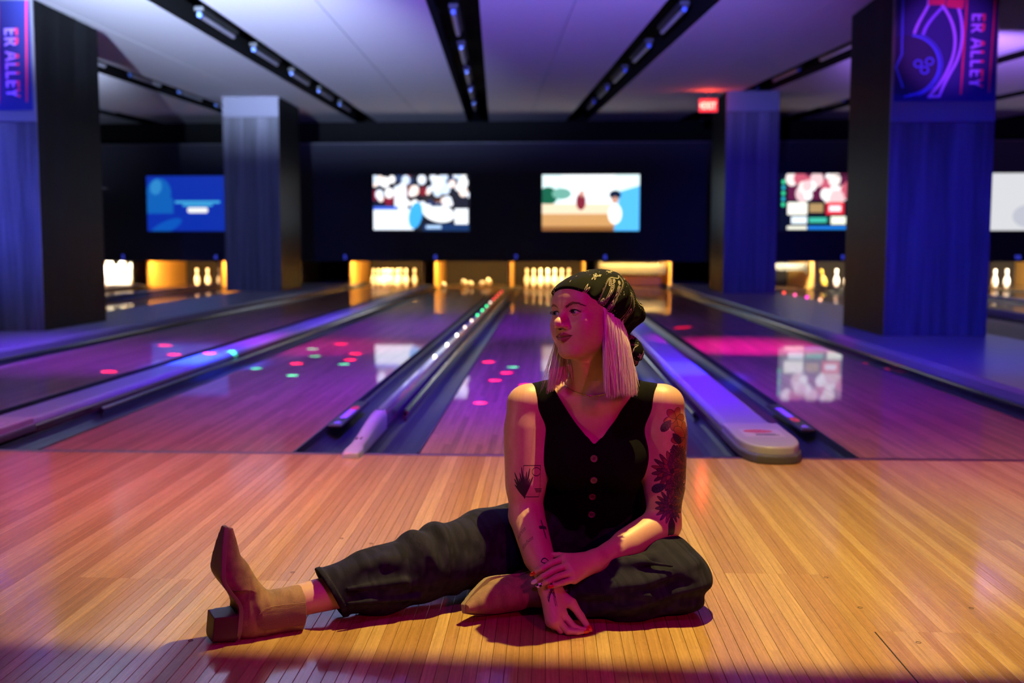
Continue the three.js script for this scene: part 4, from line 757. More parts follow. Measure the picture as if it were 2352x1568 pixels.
function buildSkin() {
  const HB = [[-0.045, 0.56, -2.66], [0.24, 0.86, -2.33]], HR = [[-0.02, -0.01, -2.35], [0.115, 0.10, -2.24]], HL = [[-0.045, 0.065, -2.42], [0.115, 0.175, -2.31]];
  const inB = (b, x, y, z, m) => x > b[0][0] + m && x < b[1][0] - m && y > b[0][1] + m && y < b[1][1] - m && z > b[0][2] + m && z < b[1][2] - m;
  const c = 0.0045, parts = [];
  parts.push(nets(bodySDF, [-0.64, -0.012, -2.86], [0.40, 0.60, -2.26], c, (x, y, z) => inB(HB, x, y, z, c) || inB(HR, x, y, z, c) || inB(HL, x, y, z, c)));
  parts.push(nets(bodySDF, HB[0], HB[1], 0.0017)); parts.push(nets(bodySDF, HR[0], HR[1], 0.0019)); parts.push(nets(bodySDF, HL[0], HL[1], 0.0019, (x, y, z) => inB(HR, x, y, z, 0.004)));
  const pos = [], nor = [], uv = [], idx = [];
  const reg = (x, y, z) => {
    if (y > 0.575) { const h = toHead(x, y, z); if (h[2] > 0.01 && h[1] > -0.125) return 'face'; }
    const du = cone(x, y, z, J.ls, J.le, 0.05, 0.045), dr = cone(x, y, z, J.rs, J.re, 0.05, 0.045), df = Math.min(cone(x, y, z, J.re, J.rw, 0.042, 0.027));
    if (x > 0.2 && du < 0.006 && y > 0.17) return 'sleeve';
    if (x < 0.03 && dr < 0.006 && y > 0.2) return 'rup';
    if (x < 0.05 && df < 0.005 && df < cone(x, y, z, J.lh, J.lm[1], 0.03, 0.02)) return 'rfo';
    if (handR(x, y, z) < 0.004 && x < 0.07 && y > 0.03) return 'rfo';
    return 'plain';
  };
  const cyl = (x, y, z, a, b) => { const A = V3(...a), ax = V3(...b).sub(A), L = ax.length(); ax.divideScalar(L); const p = V3(x, y, z).sub(A), t = p.dot(ax); p.addScaledVector(ax, -t); const e1 = V3(0, 0, 1); e1.addScaledVector(ax, -e1.dot(ax)).normalize(); const e2 = V3(1, 0, 0); e2.addScaledVector(ax, -e2.dot(ax)); e2.addScaledVector(e1, -e2.dot(e1)).normalize(); return [0.5 + Math.atan2(p.dot(e2), p.dot(e1)) / (2 * Math.PI), t / L]; };
  const uvOf = (r, x, y, z) => {
    const R = REG[r]; let u, v;
    if (r === 'plain') { u = clamp(0.5 + (x - 0.1) * 0.5, 0.02, 0.98); v = clamp(0.5 + (y - 0.3) * 0.5, 0.02, 0.98); }
    else if (r === 'face') { const h = toHead(x, y, z); u = clamp(0.5 + h[0] / 0.2, 0.01, 0.99); v = clamp(0.5 - h[1] / 0.26, 0.01, 0.99); }
    else if (r === 'sleeve') { [u, v] = cyl(x, y, z, J.ls, J.le); v = clamp(v, 0.005, 0.995); }
    else if (r === 'rup') { [u, v] = cyl(x, y, z, J.rs, J.re); v = clamp(v, 0.01, 0.99); }
    else { [u, v] = cyl(x, y, z, J.re, J.rw); v = clamp(v / 1.28, 0.01, 0.99); }
    return [(R[0] + clamp(u, 0.004, 0.996) * R[2]) / AT, 1 - (R[1] + v * R[3]) / AT];
  };
  for (const m of parts) {
    const key = new Map();
    for (let q = 0; q < m.idx.length; q += 3) {
      const t = [m.idx[q], m.idx[q + 1], m.idx[q + 2]]; let cx = 0, cy = 0, cz = 0; for (const i of t) { cx += m.pos[i * 3] / 3; cy += m.pos[i * 3 + 1] / 3; cz += m.pos[i * 3 + 2] / 3; }
      const r = reg(cx, cy, cz);
      for (const i of t) { const k = i + r; let n = key.get(k); if (n === undefined) { n = pos.length / 3; key.set(k, n); pos.push(m.pos[i * 3], m.pos[i * 3 + 1], m.pos[i * 3 + 2]); nor.push(m.nor[i * 3], m.nor[i * 3 + 1], m.nor[i * 3 + 2]); uv.push(...uvOf(r, m.pos[i * 3], m.pos[i * 3 + 1], m.pos[i * 3 + 2])); } idx.push(n); }
    }
  }
  const g = new THREE.BufferGeometry(); g.setAttribute('position', new THREE.Float32BufferAttribute(pos, 3)); g.setAttribute('normal', new THREE.Float32BufferAttribute(nor, 3)); g.setAttribute('uv', new THREE.Float32BufferAttribute(uv, 2)); g.setIndex(idx); return g;
}
// clothing fields
function vestSDF(x, y, z) {
  let d = torso(x, y, z) - 0.010;
  const hw = Math.abs(x - 0.113), lim = y > 0.36 ? mixf(0.132, 0.160, sstep(0.37, 0.50, y)) : mixf(0.19, 0.132, sstep(0.30, 0.36, y));
  d = smax(d, hw - lim, 0.004);
  if (z > -2.575) { const yv = 0.380 + 0.122 * Math.pow(hw / 0.092, 1.2); d = smax(d, (y - yv) * 0.62, 0.004); } else d = smax(d, (y - 0.545 - hw * 0.0) , 0.004);
  d = smax(d, -(neck(x, y, z) - 0.006), 0.006);
  d = smax(d, 0.09 - y, 0.004);
  d += (vn3(x * 38, y * 22, z * 38) - 0.5) * 0.0035 + 0.0016 * Math.sin((hw * 60 + y * 42)) * sstep(0.30, 0.2, y);
  d -= 0.0018 * sstep(0.020, 0.014, Math.abs(x - 0.113)) * (z > -2.6 ? 1 : 0);
  return d;
}
function fold(x, y, z, a, n, k) { // ridges running across a limb
  const w = vn3(x * 14, y * 14, z * 14) * 2.2; const s = (x - a[0]) * n[0] + (y - a[1]) * n[1] + (z - a[2]) * n[2];
  return Math.sin(s * k + w * 3) ;
}
const HEM = { a: [-0.297, 0.086, -2.452], b: [-0.498, 0.052, -2.348] };
const FO = { l0: [-0.3081, 0.1484, -2.4400], l1: [-0.2703, 0.1468, -2.4700], r0: [-0.3633, 0.1295, -2.3680], r1: [-0.2161, 0.0338, -2.4750], v0: [-0.3322, 0.1329, -2.3750], v1: [-0.2213, 0.0592, -2.4750], q0: [-0.4394, 0.0871, -2.3000], q1: [-0.3194, 0.0894, -2.3520], w0: [-0.4369, 0.0594, -2.2850], w1: [-0.2927, 0.0447, -2.3750], k0: [0.1842, 0.1380, -2.3850], k1: [0.2846, 0.1321, -2.3600], m0: [0.0938, 0.0765, -2.3300], m1: [0.2295, 0.0712, -2.3350] };
function jeansSDF(x, y, z) {
  let d = flat(x, y, z, [0.128, 0.10, -2.735], [0.122, 0.20, -2.68], 0.168, 0.14, 0.78);
  let L = cone(x, y, z, [0.045, 0.113, -2.735], [-0.15, 0.106, -2.57], 0.102, 0.090);
  L = smin(L, cone(x, y, z, [-0.15, 0.106, -2.57], [-0.297, 0.090, -2.452], 0.090, 0.080), 0.03);
  const dirx = -0.884, dirz = 0.457;
  let S = smin(cone(x, y, z, [-0.297, 0.088, -2.452], [-0.40, 0.072, -2.396], 0.078, 0.067), cone(x, y, z, [-0.40, 0.072, -2.396], [-0.56, 0.056, -2.313], 0.067, 0.053), 0.03);
  const s = (x + 0.297) * dirx + (z + 2.452) * dirz;  // distance along the lower leg
  // folds: bunched cloth at the knee, long drags down the shin
  const kn = Math.exp(-((s + 0.01) * (s + 0.01)) / 0.0042), calm = sstep(0.235, 0.15, s);
  const up = clamp((y - 0.06) / 0.08, 0, 1);
  L += (-0.016 * kn * up * (0.5 + 0.5 * Math.sin(s * 95 + y * 26 + vn3(x * 12, y * 12, z * 12) * 3))) + 0.005 * (vn3(x * 16, y * 26, z * 16) - 0.5) * 2 + 0.006 * Math.sin(s * 38 + y * 50 + vn3(x * 9, y * 9, z * 9) * 6) * sstep(0.02, -0.2, s) * 0.6;
  S += calm * (-0.018 * kn * up * (0.5 + 0.5 * Math.sin(s * 80 - y * 40 + 1.0))) + 0.0065 * Math.sin(y * 95 + s * 16 + vn3(x * 10, y * 10, z * 10) * 5) * sstep(0.0, 0.06, s) * 0.7 * calm + 0.003 * (vn3(x * 30, y * 30, z * 30) - 0.5) * 2 * (0.3 + calm * 0.7);
  const hem = s - 0.218 - (y - 0.055) * 0.5;
  S -= 0.0036 * sstep(-0.016, -0.013, hem);
  S = smax(S, hem, 0.003);
  S = smax(S, -smax(cone(x, y, z, [-0.40, 0.072, -2.396], [-0.62, 0.050, -2.28], 0.056, 0.042), -0.03 - hem, 0.002), 0.003);
  let R = cone(x, y, z, [0.205, 0.108, -2.73], [0.290, 0.082, -2.47], 0.102, 0.080);
  R = smin(R, cone(x, y, z, [0.290, 0.080, -2.47], [0.302, 0.074, -2.432], 0.079, 0.076), 0.03);
  let Q = smin(cone(x, y, z, [0.300, 0.076, -2.430], [0.18, 0.064, -2.395], 0.074, 0.064), cone(x, y, z, [0.18, 0.064, -2.395], [0.03, 0.058, -2.392], 0.064, 0.060), 0.03);
  R += 0.006 * Math.sin(y * 70 + x * 40 + vn3(x * 10, y * 10, z * 10) * 6) * 0.8 + 0.004 * (vn3(x * 24, y * 24, z * 24) - 0.5) * 2;
  Q += 0.0055 * Math.sin(y * 130 - x * 22 + vn3(x * 9, y * 9, z * 9) * 5) + 0.004 * (vn3(x * 26, y * 26, z * 26) - 0.5) * 2;
  Q = smax(Q, 0.052 - x, 0.003);
  d = smin(d, smin(L, S, 0.012), 0.035); d = smin(d, smin(R, Q, 0.008), 0.03);
  // the big creases: bunched cloth over the straight knee, a deep drag below it, pulls over the folded knee
  d = smin(d, cone(x, y, z, FO.l0, FO.l1, 0.024, 0.022), 0.014);
  d = smin(d, cone(x, y, z, FO.r0, FO.r1, 0.018, 0.014), 0.012);
  d = smin(d, cone(x, y, z, FO.q0, FO.q1, 0.005, 0.008), 0.012); d = smin(d, cone(x, y, z, FO.w0, FO.w1, 0.004, 0.007), 0.012);
  d = smin(d, cone(x, y, z, FO.k0, FO.k1, 0.006, 0.003), 0.016); d = smin(d, cone(x, y, z, FO.m0, FO.m1, 0.008, 0.005), 0.016);
  d = Math.max(d, -y + 0.0015);
  return d;
}
// boots: a forward, b up from the sole, c sideways
const soleLine = (a) => (a < 0.07 ? 0.058 : a < 0.155 ? mixf(0.058, 0.010, sstep(0.07, 0.155, a)) : 0.010 + Math.pow((a - 0.155) / 0.09, 2) * 0.007);
const soleW = (a) => a < 0 ? 0.02 : a < 0.05 ? mixf(0.024, 0.033, sstep(0, 0.03, a)) : a < 0.155 ? mixf(0.033, 0.041, sstep(0.06, 0.15, a)) : mixf(0.041, 0.007, Math.pow(clamp((a - 0.155) / 0.095, 0, 1), 1.25));
function bootUpper(tilt) {
  const top = [0.058 - 0.115 * Math.sin(tilt), 0.085 + 0.115 * Math.cos(tilt), 0], base = [0.052, 0.095, 0];
  return (a, b, c) => {
    const sq = c / 0.86;
    let d = cone(a, b, sq, [0.038, 0.080, 0], [0.046, 0.110, 0], 0.038, 0.042);
    d = smin(d, cone(a, b, sq, base, top, 0.046, 0.052), 0.02);
    d = smin(d, cone(a, b, c, [0.075, 0.086, 0], [0.150, 0.042, 0], 0.040, 0.033), 0.02);
    const toe = (() => { const t = clamp((a - 0.13) / 0.115, 0, 1), R = mixf(0.036, 0.010, Math.pow(t, 1.45)), W = mixf(0.041, 0.010, Math.pow(t, 1.5)), cb = soleLine(a) + R * 0.55; return Math.max((Math.hypot((b - cb) / R, c / W) - 1) * Math.min(R, W), 0.12 - a, a - 0.247); })();
    d = smin(d, toe, 0.012);
    d = smax(d, soleLine(a) - b, 0.003);
    const ax = [top[0] - base[0], top[1] - base[1]], l = Math.hypot(ax[0], ax[1]), s = ((a - base[0]) * ax[0] + (b - base[1]) * ax[1]) / l;
    d = smax(d, s - l, 0.003);
    d = smax(d, -Math.max(cone(a, b, sq, base, [top[0] + ax[0], top[1] + ax[1], 0], 0.0425, 0.052), (l - 0.03) - s), 0.002);
    d += (vn3(a * 60, b * 60, c * 60) - 0.5) * 0.0016 + 0.0011 * Math.sin(s * 240 + a * 60) * sstep(0.06, 0.02, Math.abs(s - 0.0)) * (b > 0.07 ? 1 : 0);
    return d;
  };
}
function bootSole(a, b, c) { const sl = soleLine(a); return Math.max(Math.abs(b - (sl - 0.003)) - 0.0045, (Math.abs(c) - soleW(a) - 0.0025) * 0.8, -0.001 - a, a - 0.25) - 0.0008; }
function bootHeel(a, b, c) { const g = 0.004 * (1 - b / 0.055); return Math.max(Math.abs(a - 0.031) - 0.032 + g, b - 0.0535, -b + 0.0005, Math.hypot(Math.max(0, Math.abs(c) - 0.018), Math.max(0, 0.016 - a)) - 0.0145 + g) - 0.0005; }
const suede = mat([0.34, 0.185, 0.11], 0.85, { sheen: 0.4, sheenRoughness: 0.6, map: dataTex(256, 256, (i, j) => { const v = 225 + (vnoise(i * 0.05, j * 0.05) - 0.5) * 46 + (vnoise(i * 0.5, j * 0.5) - 0.5) * 28; return [v, v, v]; }) });
const soleM = mat([0.23, 0.16, 0.10], 0.7), heelM = mat([0.10, 0.05, 0.03], 0.55, { map: dataTex(8, 128, (i, j) => { const v = j % 10 < 2 ? 120 : 235 + (j % 3) * 6; return [v, v, v]; }) }), elasticM = mat([0.26, 0.14, 0.08], 0.9);
const PB = [0.11, 0, -2.55];
const person = thing('person', 'woman in black vest, dark jeans, bandana and tan boots sitting on the floor', 'person', PB);
const put = (name, g, m, parent = person) => { if (parent === person) g.translate(-PB[0], -PB[1], -PB[2]); return mesh(name, g, m, parent); };
const skinM = mat([1, 1, 1], 0.46, { map: skinTex, sheen: 0.15 });
put('body', buildSkin(), skinM);
// eyes
{
  const white = mat([0.72, 0.70, 0.68], 0.12, { clearcoat: 1, clearcoatRoughness: 0.03 }), iris = mat([0.10, 0.17, 0.19], 0.15, { clearcoat: 1, clearcoatRoughness: 0.02 }), pupil = mat([0.004, 0.004, 0.004], 0.1), lash = mat([0.008, 0.006, 0.006], 0.6);
  for (const s of [-1, 1]) {
    const c = headPt(s * EYE[0], EYE[1], EYE[2]); const g = new THREE.SphereGeometry(EYER, 28, 20); g.translate(c.x, c.y, c.z); const e = put('eye', g, white);
    const look = V3(-0.20, 0.05, 1).normalize().transformDirection(HEADM);
    const cap = (r, a) => { const q = new THREE.SphereGeometry(r, 20, 8, 0, Math.PI * 2, 0, a); q.applyQuaternion(new THREE.Quaternion().setFromUnitVectors(V3(0, 1, 0), look)); q.translate(c.x - PB[0], c.y - PB[1], c.z - PB[2]); return q; };
    mesh('iris', cap(EYER + 0.0002, 0.50), iris, e); mesh('pupil', cap(EYER + 0.0004, 0.22), pupil, e);
    // lashes: short tapered hairs along the upper lid
    const hs = [];
    for (let i = 0; i <= 26; i++) {
      const ex = -0.0118 + i * 0.00098, ey = lidTop(ex), ez = Math.sqrt(Math.max(2e-5, (EYER + 0.0014) ** 2 - ex * ex - ey * ey)), lw = 0.45 + 0.55 * i / 26;
      const P = (kx, dy, dz) => headPt(s * (EYE[0] + ex * kx), EYE[1] + ey + dy * lw, EYE[2] + ez + dz * lw);
      hs.push(new THREE.TubeGeometry(new THREE.QuadraticBezierCurve3(P(1, 0, 0), P(1.25, 0.0008, 0.0042), P(1.5, 0.0040, 0.0060)), 4, 0.00022, 4));
    }
    const line = []; for (let i = 0; i <= 14; i++) { const ex = -0.0122 + i * 0.0018, ey = lidTop(ex) + 0.0002, ez = Math.sqrt(Math.max(2e-5, (EYER + 0.0015) ** 2 - ex * ex - ey * ey)); line.push(headPt(s * (EYE[0] + ex), EYE[1] + ey, EYE[2] + ez)); }
    hs.push(new THREE.TubeGeometry(new THREE.CatmullRomCurve3(line), 20, 0.0006, 5));
    const lg = merge(hs); lg.translate(-PB[0], -PB[1], -PB[2]); mesh('eyelashes', lg, lash, e).userData.kind = 'stuff';
  }
  const ring = new THREE.TorusGeometry(0.0036, 0.0006, 8, 20); ring.rotateY(0.9); ring.applyMatrix4(HEADM.clone().setPosition(headPt(0.0172, -0.0330, 0.0900))); put('nose_ring', ring, mat([0.8, 0.62, 0.3], 0.2, { metalness: 1 }));
}
// vest with buttons
const vestM = mat([0.006, 0.0057, 0.0055], 0.95, { specularIntensity: 0.2, map: dataTex(128, 128, (i, j) => { const v = 190 + ((i + j) % 3) * 20 + (vnoise(i * 0.4, j * 0.4) - 0.5) * 60; return [v, v, v]; }) });
const vest = put('vest', geoOf(nets(vestSDF, [-0.07, 0.07, -2.86], [0.30, 0.57, -2.42], 0.0038), (x, y, z) => [x * 12, y * 12 + z * 5]), vestM);
for (const [bx, by] of [[0.1115, 0.353], [0.1115, 0.300], [0.111, 0.247], [0.1105, 0.198]]) {
  let z = -2.38; for (let i = 0; i < 90; i++) { const d = vestSDF(bx, by, z); if (d < 0.0006) break; z -= Math.max(0.0004, d * 0.6); }
  const e = 0.003, nx = vestSDF(bx + e, by, z) - vestSDF(bx - e, by, z), ny = vestSDF(bx, by + e, z) - vestSDF(bx, by - e, z), nz = vestSDF(bx, by, z + e) - vestSDF(bx, by, z - e), n = V3(nx * 0.4, ny * 0.6, nz).normalize();
  const g = new THREE.LatheGeometry([[0, 0.0006], [0.0048, 0.0006], [0.0058, 0.0018], [0.0070, 0.0024], [0.0082, 0.0018], [0.0086, 0], [0.0086, -0.002]].map((q) => new THREE.Vector2(...q)), 24);
  const b = mesh('button', g, mat([0.17, 0.10, 0.075], 0.35, { clearcoat: 0.6 }), vest); b.quaternion.setFromUnitVectors(V3(0, 1, 0), n); b.position.set(bx - PB[0], by - PB[1], z - PB[2]).addScaledVector(n, 0.0016);
  for (const [u, v] of [[1, 1], [-1, 1], [1, -1], [-1, -1]]) mesh('thread_hole', new THREE.CylinderGeometry(0.0009, 0.0009, 0.0006, 8), blackM, b).position.set(u * 0.0016, 0.0008, v * 0.0016);
}
// jeans
const denim = mat([0.030, 0.028, 0.050], 0.95, { specularIntensity: 0.25, map: dataTex(256, 256, (i, j) => { const tw = ((i + j * 2) % 4 < 2 ? 18 : -14); const v = 190 + tw + (vnoise(i * 0.04, j * 0.04) - 0.5) * 80 + (vnoise(i * 0.7, j * 0.7) - 0.5) * 40; return [v, v, v]; }) });
put('jeans', geoOf(nets(jeansSDF, [-0.60, -0.004, -2.92], [0.42, 0.30, -2.26], 0.0040), (x, y, z) => [(x - z * 0.6) * 9, (y + z * 0.5) * 9]), denim);
// boots
function boot(name, origin, A, B, tilt, label) {
  const a = V3(...A).normalize(), b = V3(...B); b.addScaledVector(a, -b.dot(a)).normalize(); const c = V3().crossVectors(a, b);
  const M = new THREE.Matrix4().makeBasis(a, b, c).setPosition(origin[0] - PB[0], origin[1], origin[2] - PB[2]);
  const up = bootUpper(tilt), g = geoOf(nets(up, [-0.09, 0.0, -0.062], [0.26, 0.225, 0.062], 0.0026), (x, y) => [x * 7, y * 7]); g.applyMatrix4(M);
  const o = mesh('boot', g, suede, person); if (label) o.userData.label = label;
  const s = geoOf(nets(bootSole, [-0.012, -0.004, -0.056], [0.262, 0.075, 0.056], 0.0022)); s.applyMatrix4(M); mesh('sole', s, soleM, o);
  const h = geoOf(nets(bootHeel, [-0.012, -0.008, -0.045], [0.075, 0.062, 0.045], 0.0022), (x, y, z) => [x * 8, y * 34]); h.applyMatrix4(M); mesh('heel', h, heelM, o);
  // elastic side panel: ribs laid on the shaft
  const top = [0.058 - 0.115 * Math.sin(tilt), 0.085 + 0.115 * Math.cos(tilt)], base = [0.052, 0.095], ax = [top[0] - base[0], top[1] - base[1]], l = Math.hypot(...ax), ux = [ax[0] / l, ax[1] / l], vx = [ux[1], -ux[0]];
  for (const sd of [-1, 1]) {
    const ribs = [];
    for (let i = -12; i <= 12; i++) {
      const off = i * 0.0021, e = 0.012 + 0.020 * Math.pow(Math.abs(i) / 12, 3), pts = [];
      for (let q = 0; q <= 8; q++) { const t = mixf(e - 0.018, l - 0.001, q / 8), pa = base[0] + ux[0] * t + vx[0] * off, pb = base[1] + ux[1] * t + vx[1] * off; let cc = 0.09; for (let it = 0; it < 40; it++) { const d = up(pa, pb, sd * cc); if (d < 0.0002) break; cc -= Math.max(0.0003, d * 0.7); } pts.push(V3(pa, pb, sd * (cc + 0.0002))); }
      ribs.push(new THREE.TubeGeometry(new THREE.CatmullRomCurve3(pts), 8, 0.0010, 5));
    }
    const rg = merge(ribs); rg.applyMatrix4(M); mesh('elastic_panel', rg, elasticM, o).userData.kind = 'stuff';
  }
  return o;
}
boot('boot', [-0.722, 0.004, -2.190], [0.10, 0.985, -0.02], [0.84, -0.10, -0.53], 0.0, 'tan suede ankle boot on the outstretched leg, toe pointing up');
boot('boot', [-0.036, 0.046, -2.530], [-0.64, -0.05, 0.76], [0.74, 0.16, 0.63], 0.85, 'tan suede ankle boot tucked under the folded leg');
// nails
{
  const red = mat([0.55, 0.02, 0.012], 0.18, { clearcoat: 1 }), lilac = mat([0.62, 0.55, 0.72], 0.2, { clearcoat: 1 }), chk = mat([1, 1, 1], 0.25, { map: canvas(64, 64, (x) => { for (let i = 0; i < 4; i++) for (let j = 0; j < 4; j++) { x.fillStyle = (i + j) % 2 ? '#f4f0f8' : '#0a0a10'; x.fillRect(i * 16, j * 16, 16, 16); } }), clearcoat: 1 });
  const nail = (tip, prev, out, m, r) => {
    const d = V3(...tip).sub(V3(...prev)).normalize(), n = V3(...out); n.addScaledVector(d, -n.dot(d)).normalize(); const s = V3().crossVectors(d, n);
    const g = new THREE.SphereGeometry(1, 18, 12); g.scale(r * 0.80, r * 1.45, r * 0.32); g.applyMatrix4(new THREE.Matrix4().makeBasis(s, d, n)); const p = V3(...tip).addScaledVector(d, r * 0.55).addScaledVector(n, r * 0.72); g.translate(p.x, p.y, p.z); put('nail', g, m);
  };
  nail(J.li[3], J.li[2], [-0.1, 0.3, 1], red, 0.0062); nail(J.lm[3], J.lm[2], [-0.1, 0.3, 1], lilac, 0.0064); nail(J.lr[3], J.lr[2], [-0.1, 0.3, 1], chk, 0.0062); nail(J.lp[3], J.lp[2], [-0.1, 0.3, 1], red, 0.0054); nail(J.lt[3], J.lt[2], [0, 0.8, 0.6], red, 0.0066);
  nail(J.rt[3], J.rt[2], [0.5, 0.25, 0.85], red, 0.0074); nail(J.ri[3], J.ri[2], [0.1, 0.5, 1], red, 0.0060); nail(J.rm[3], J.rm[2], [0, -0.2, 1], red, 0.0060);
}
// necklace
{ const pts = []; for (let i = 0; i <= 24; i++) { const a = i / 24 * Math.PI * 2, r = 0.062; let x = 0.110 + Math.sin(a) * r, y = 0.528 - Math.cos(a) * 0.022 - 0.006, z = -2.545 + Math.cos(a) * r; for (let k = 0; k < 30; k++) { const f = (p, q, s) => smin(torso(p, q, s), neck(p, q, s), 0.03); const d = f(x, y, z); const cx = x - 0.110, cz = z + 2.545, L = Math.hypot(cx, cz) || 1; if (Math.abs(d - 0.0012) < 0.0003) break; x -= cx / L * (d - 0.0012) * 0.7; z -= cz / L * (d - 0.0012) * 0.7; } pts.push(V3(x, y, z)); }
  put('necklace', new THREE.TubeGeometry(new THREE.CatmullRomCurve3(pts, true), 160, 0.0009, 6, true), mat([0.7, 0.52, 0.25], 0.25, { metalness: 1 })); }
// bandana
const BN = V3(0, 1, -0.80).normalize(), BP = [0, 0.056, 0.080];
function scarfSDF(wx, wy, wz) {
  const [x, y, z] = toHead(wx, wy, wz), ax = Math.abs(x);
  let d = skull(x, y, z) ; d = smin(d, ell(ax, y, z, 0, 0.034, 0.048, 0.047, 0.030, 0.030), 0.03); d -= 0.0075;
  const cut = -((y - BP[1]) * BN.y + (z - BP[2]) * BN.z);
  let e = smin(d, cone(x, y, z, [0, 0.034, -0.060], [0.004, 0.008, -0.158], 0.056, 0.022), 0.05);
  e = smin(e, cone(x, y, z, [0.0, -0.030, -0.090], [0.004, 0.002, -0.155], 0.040, 0.020), 0.03);
  e = smax(e, cut, 0.004);
  e += 0.0022 * Math.sin((x * 1.4 + y * 0.6) * 150 + vn3(x * 30, y * 30, z * 30) * 4) * sstep(-0.02, -0.11, z) + 0.0014 * Math.sin((y * 0.8 + z * 0.58) * 260 + vn3(x * 22, y * 22, z * 22) * 5) * sstep(0.10, 0.02, (y - BP[1]) * BN.y + (z - BP[2]) * BN.z);
  return e;
}
const paisley = canvas(1024, 1024, (x, W, H) => {
  x.fillStyle = '#0d0b07'; x.fillRect(0, 0, W, H); const c = '#fff4e0';
  let s = 3; const R = () => (s = (s * 16807) % 2147483647) / 2147483647;
  x.strokeStyle = c; x.fillStyle = c; x.lineWidth = 3;
  const sprig = (px, py, a, k) => { x.save(); x.translate(px, py); x.rotate(a); x.scale(k, k); for (let i = 0; i < 5; i++) { x.save(); x.rotate(i * 1.256); x.beginPath(); x.ellipse(0, -14, 5, 11, 0, 0, 7); x.stroke(); x.restore(); } x.beginPath(); x.moveTo(0, 10); x.quadraticCurveTo(10, 34, 34, 40); x.stroke(); for (let i = 0; i < 4; i++) { x.beginPath(); x.ellipse(16 + i * 7, 30 + (i % 2) * 12, 5, 2.4, 0.8, 0, 7); x.stroke(); } x.restore(); };
  const pais = (px, py, a, k) => {
    x.save(); x.translate(px, py); x.rotate(a); x.scale(k, k);
    const path = (q) => { x.beginPath(); x.moveTo(0, 120 * q); x.bezierCurveTo(90 * q, 110 * q, 110 * q, -10 * q, 60 * q, -80 * q); x.bezierCurveTo(30 * q, -122 * q, -20 * q, -140 * q, -60 * q, -120 * q); x.bezierCurveTo(-20 * q, -100 * q, -20 * q, -70 * q, -50 * q, -20 * q); x.bezierCurveTo(-90 * q, 40 * q, -70 * q, 118 * q, 0, 120 * q); };
    x.lineWidth = 5; x.setLineDash([2, 9]); path(1.12); x.stroke(); x.setLineDash([]); x.lineWidth = 3.5; path(1); x.stroke(); path(0.9); x.lineWidth = 2; x.stroke();
    for (const [u, v, r] of [[0, 80, 22], [46, 50, 18], [-40, 40, 18], [56, 4, 17], [-26, -6, 15], [44, -44, 16], [2, 24, 20], [10, -64, 15]]) { x.lineWidth = 3.5; x.beginPath(); x.arc(u, v, r, 0, 7); x.stroke(); x.beginPath(); x.arc(u, v, r * 0.5, 0, 7); x.stroke(); x.beginPath(); x.arc(u, v, 3, 0, 7); x.fill(); }
    x.restore();
  };
  pais(560, 330, 0.5, 1.25); pais(700, 620, 0.25, 1.2); pais(440, 720, -0.3, 1.1); pais(180, 420, 2.6, 1.1); pais(860, 330, 0.9, 1.1); pais(900, 760, 0.3, 1.1); pais(160, 800, 1.2, 1.1);
  for (const [u, v, a, k] of [[400, 470, 0.6, 1.2], [330, 380, 0.2, 1.3], [480, 150, 0.4, 1.2], [300, 180, 1, 1.2], [640, 140, 0, 1.1], [320, 600, 2, 1.1], [560, 860, 1, 1.2], [780, 480, 1.4, 1], [300, 900, 0, 1]]) sprig(u, v, a, k);
  for (let i = 0; i < 420; i++) { x.beginPath(); x.arc(R() * W, R() * H, 1.5 + R() * 2.2, 0, 7); if (R() < 0.5) x.fill(); }
});
const scarfM = mat([0.5, 0.48, 0.44], 0.9, { map: paisley, specularIntensity: 0.25 });
const hb = headPt(0, 0, 0);
const scarf = put('headscarf', geoOf(nets(scarfSDF, [hb.x - 0.17, hb.y - 0.12, hb.z - 0.20], [hb.x + 0.20, hb.y + 0.15, hb.z + 0.13], 0.0024), (x, y, z) => { const [a, b, c] = toHead(x, y, z); const n = V3(a, b - 0.03, c + 0.01).normalize(); return [0.5 - n.x * 0.36 + n.z * 0.30 * 0 + (n.y > 0 ? 0 : 0), 0.52 + n.y * 0.25 + n.z * 0.34]; }), scarfM);
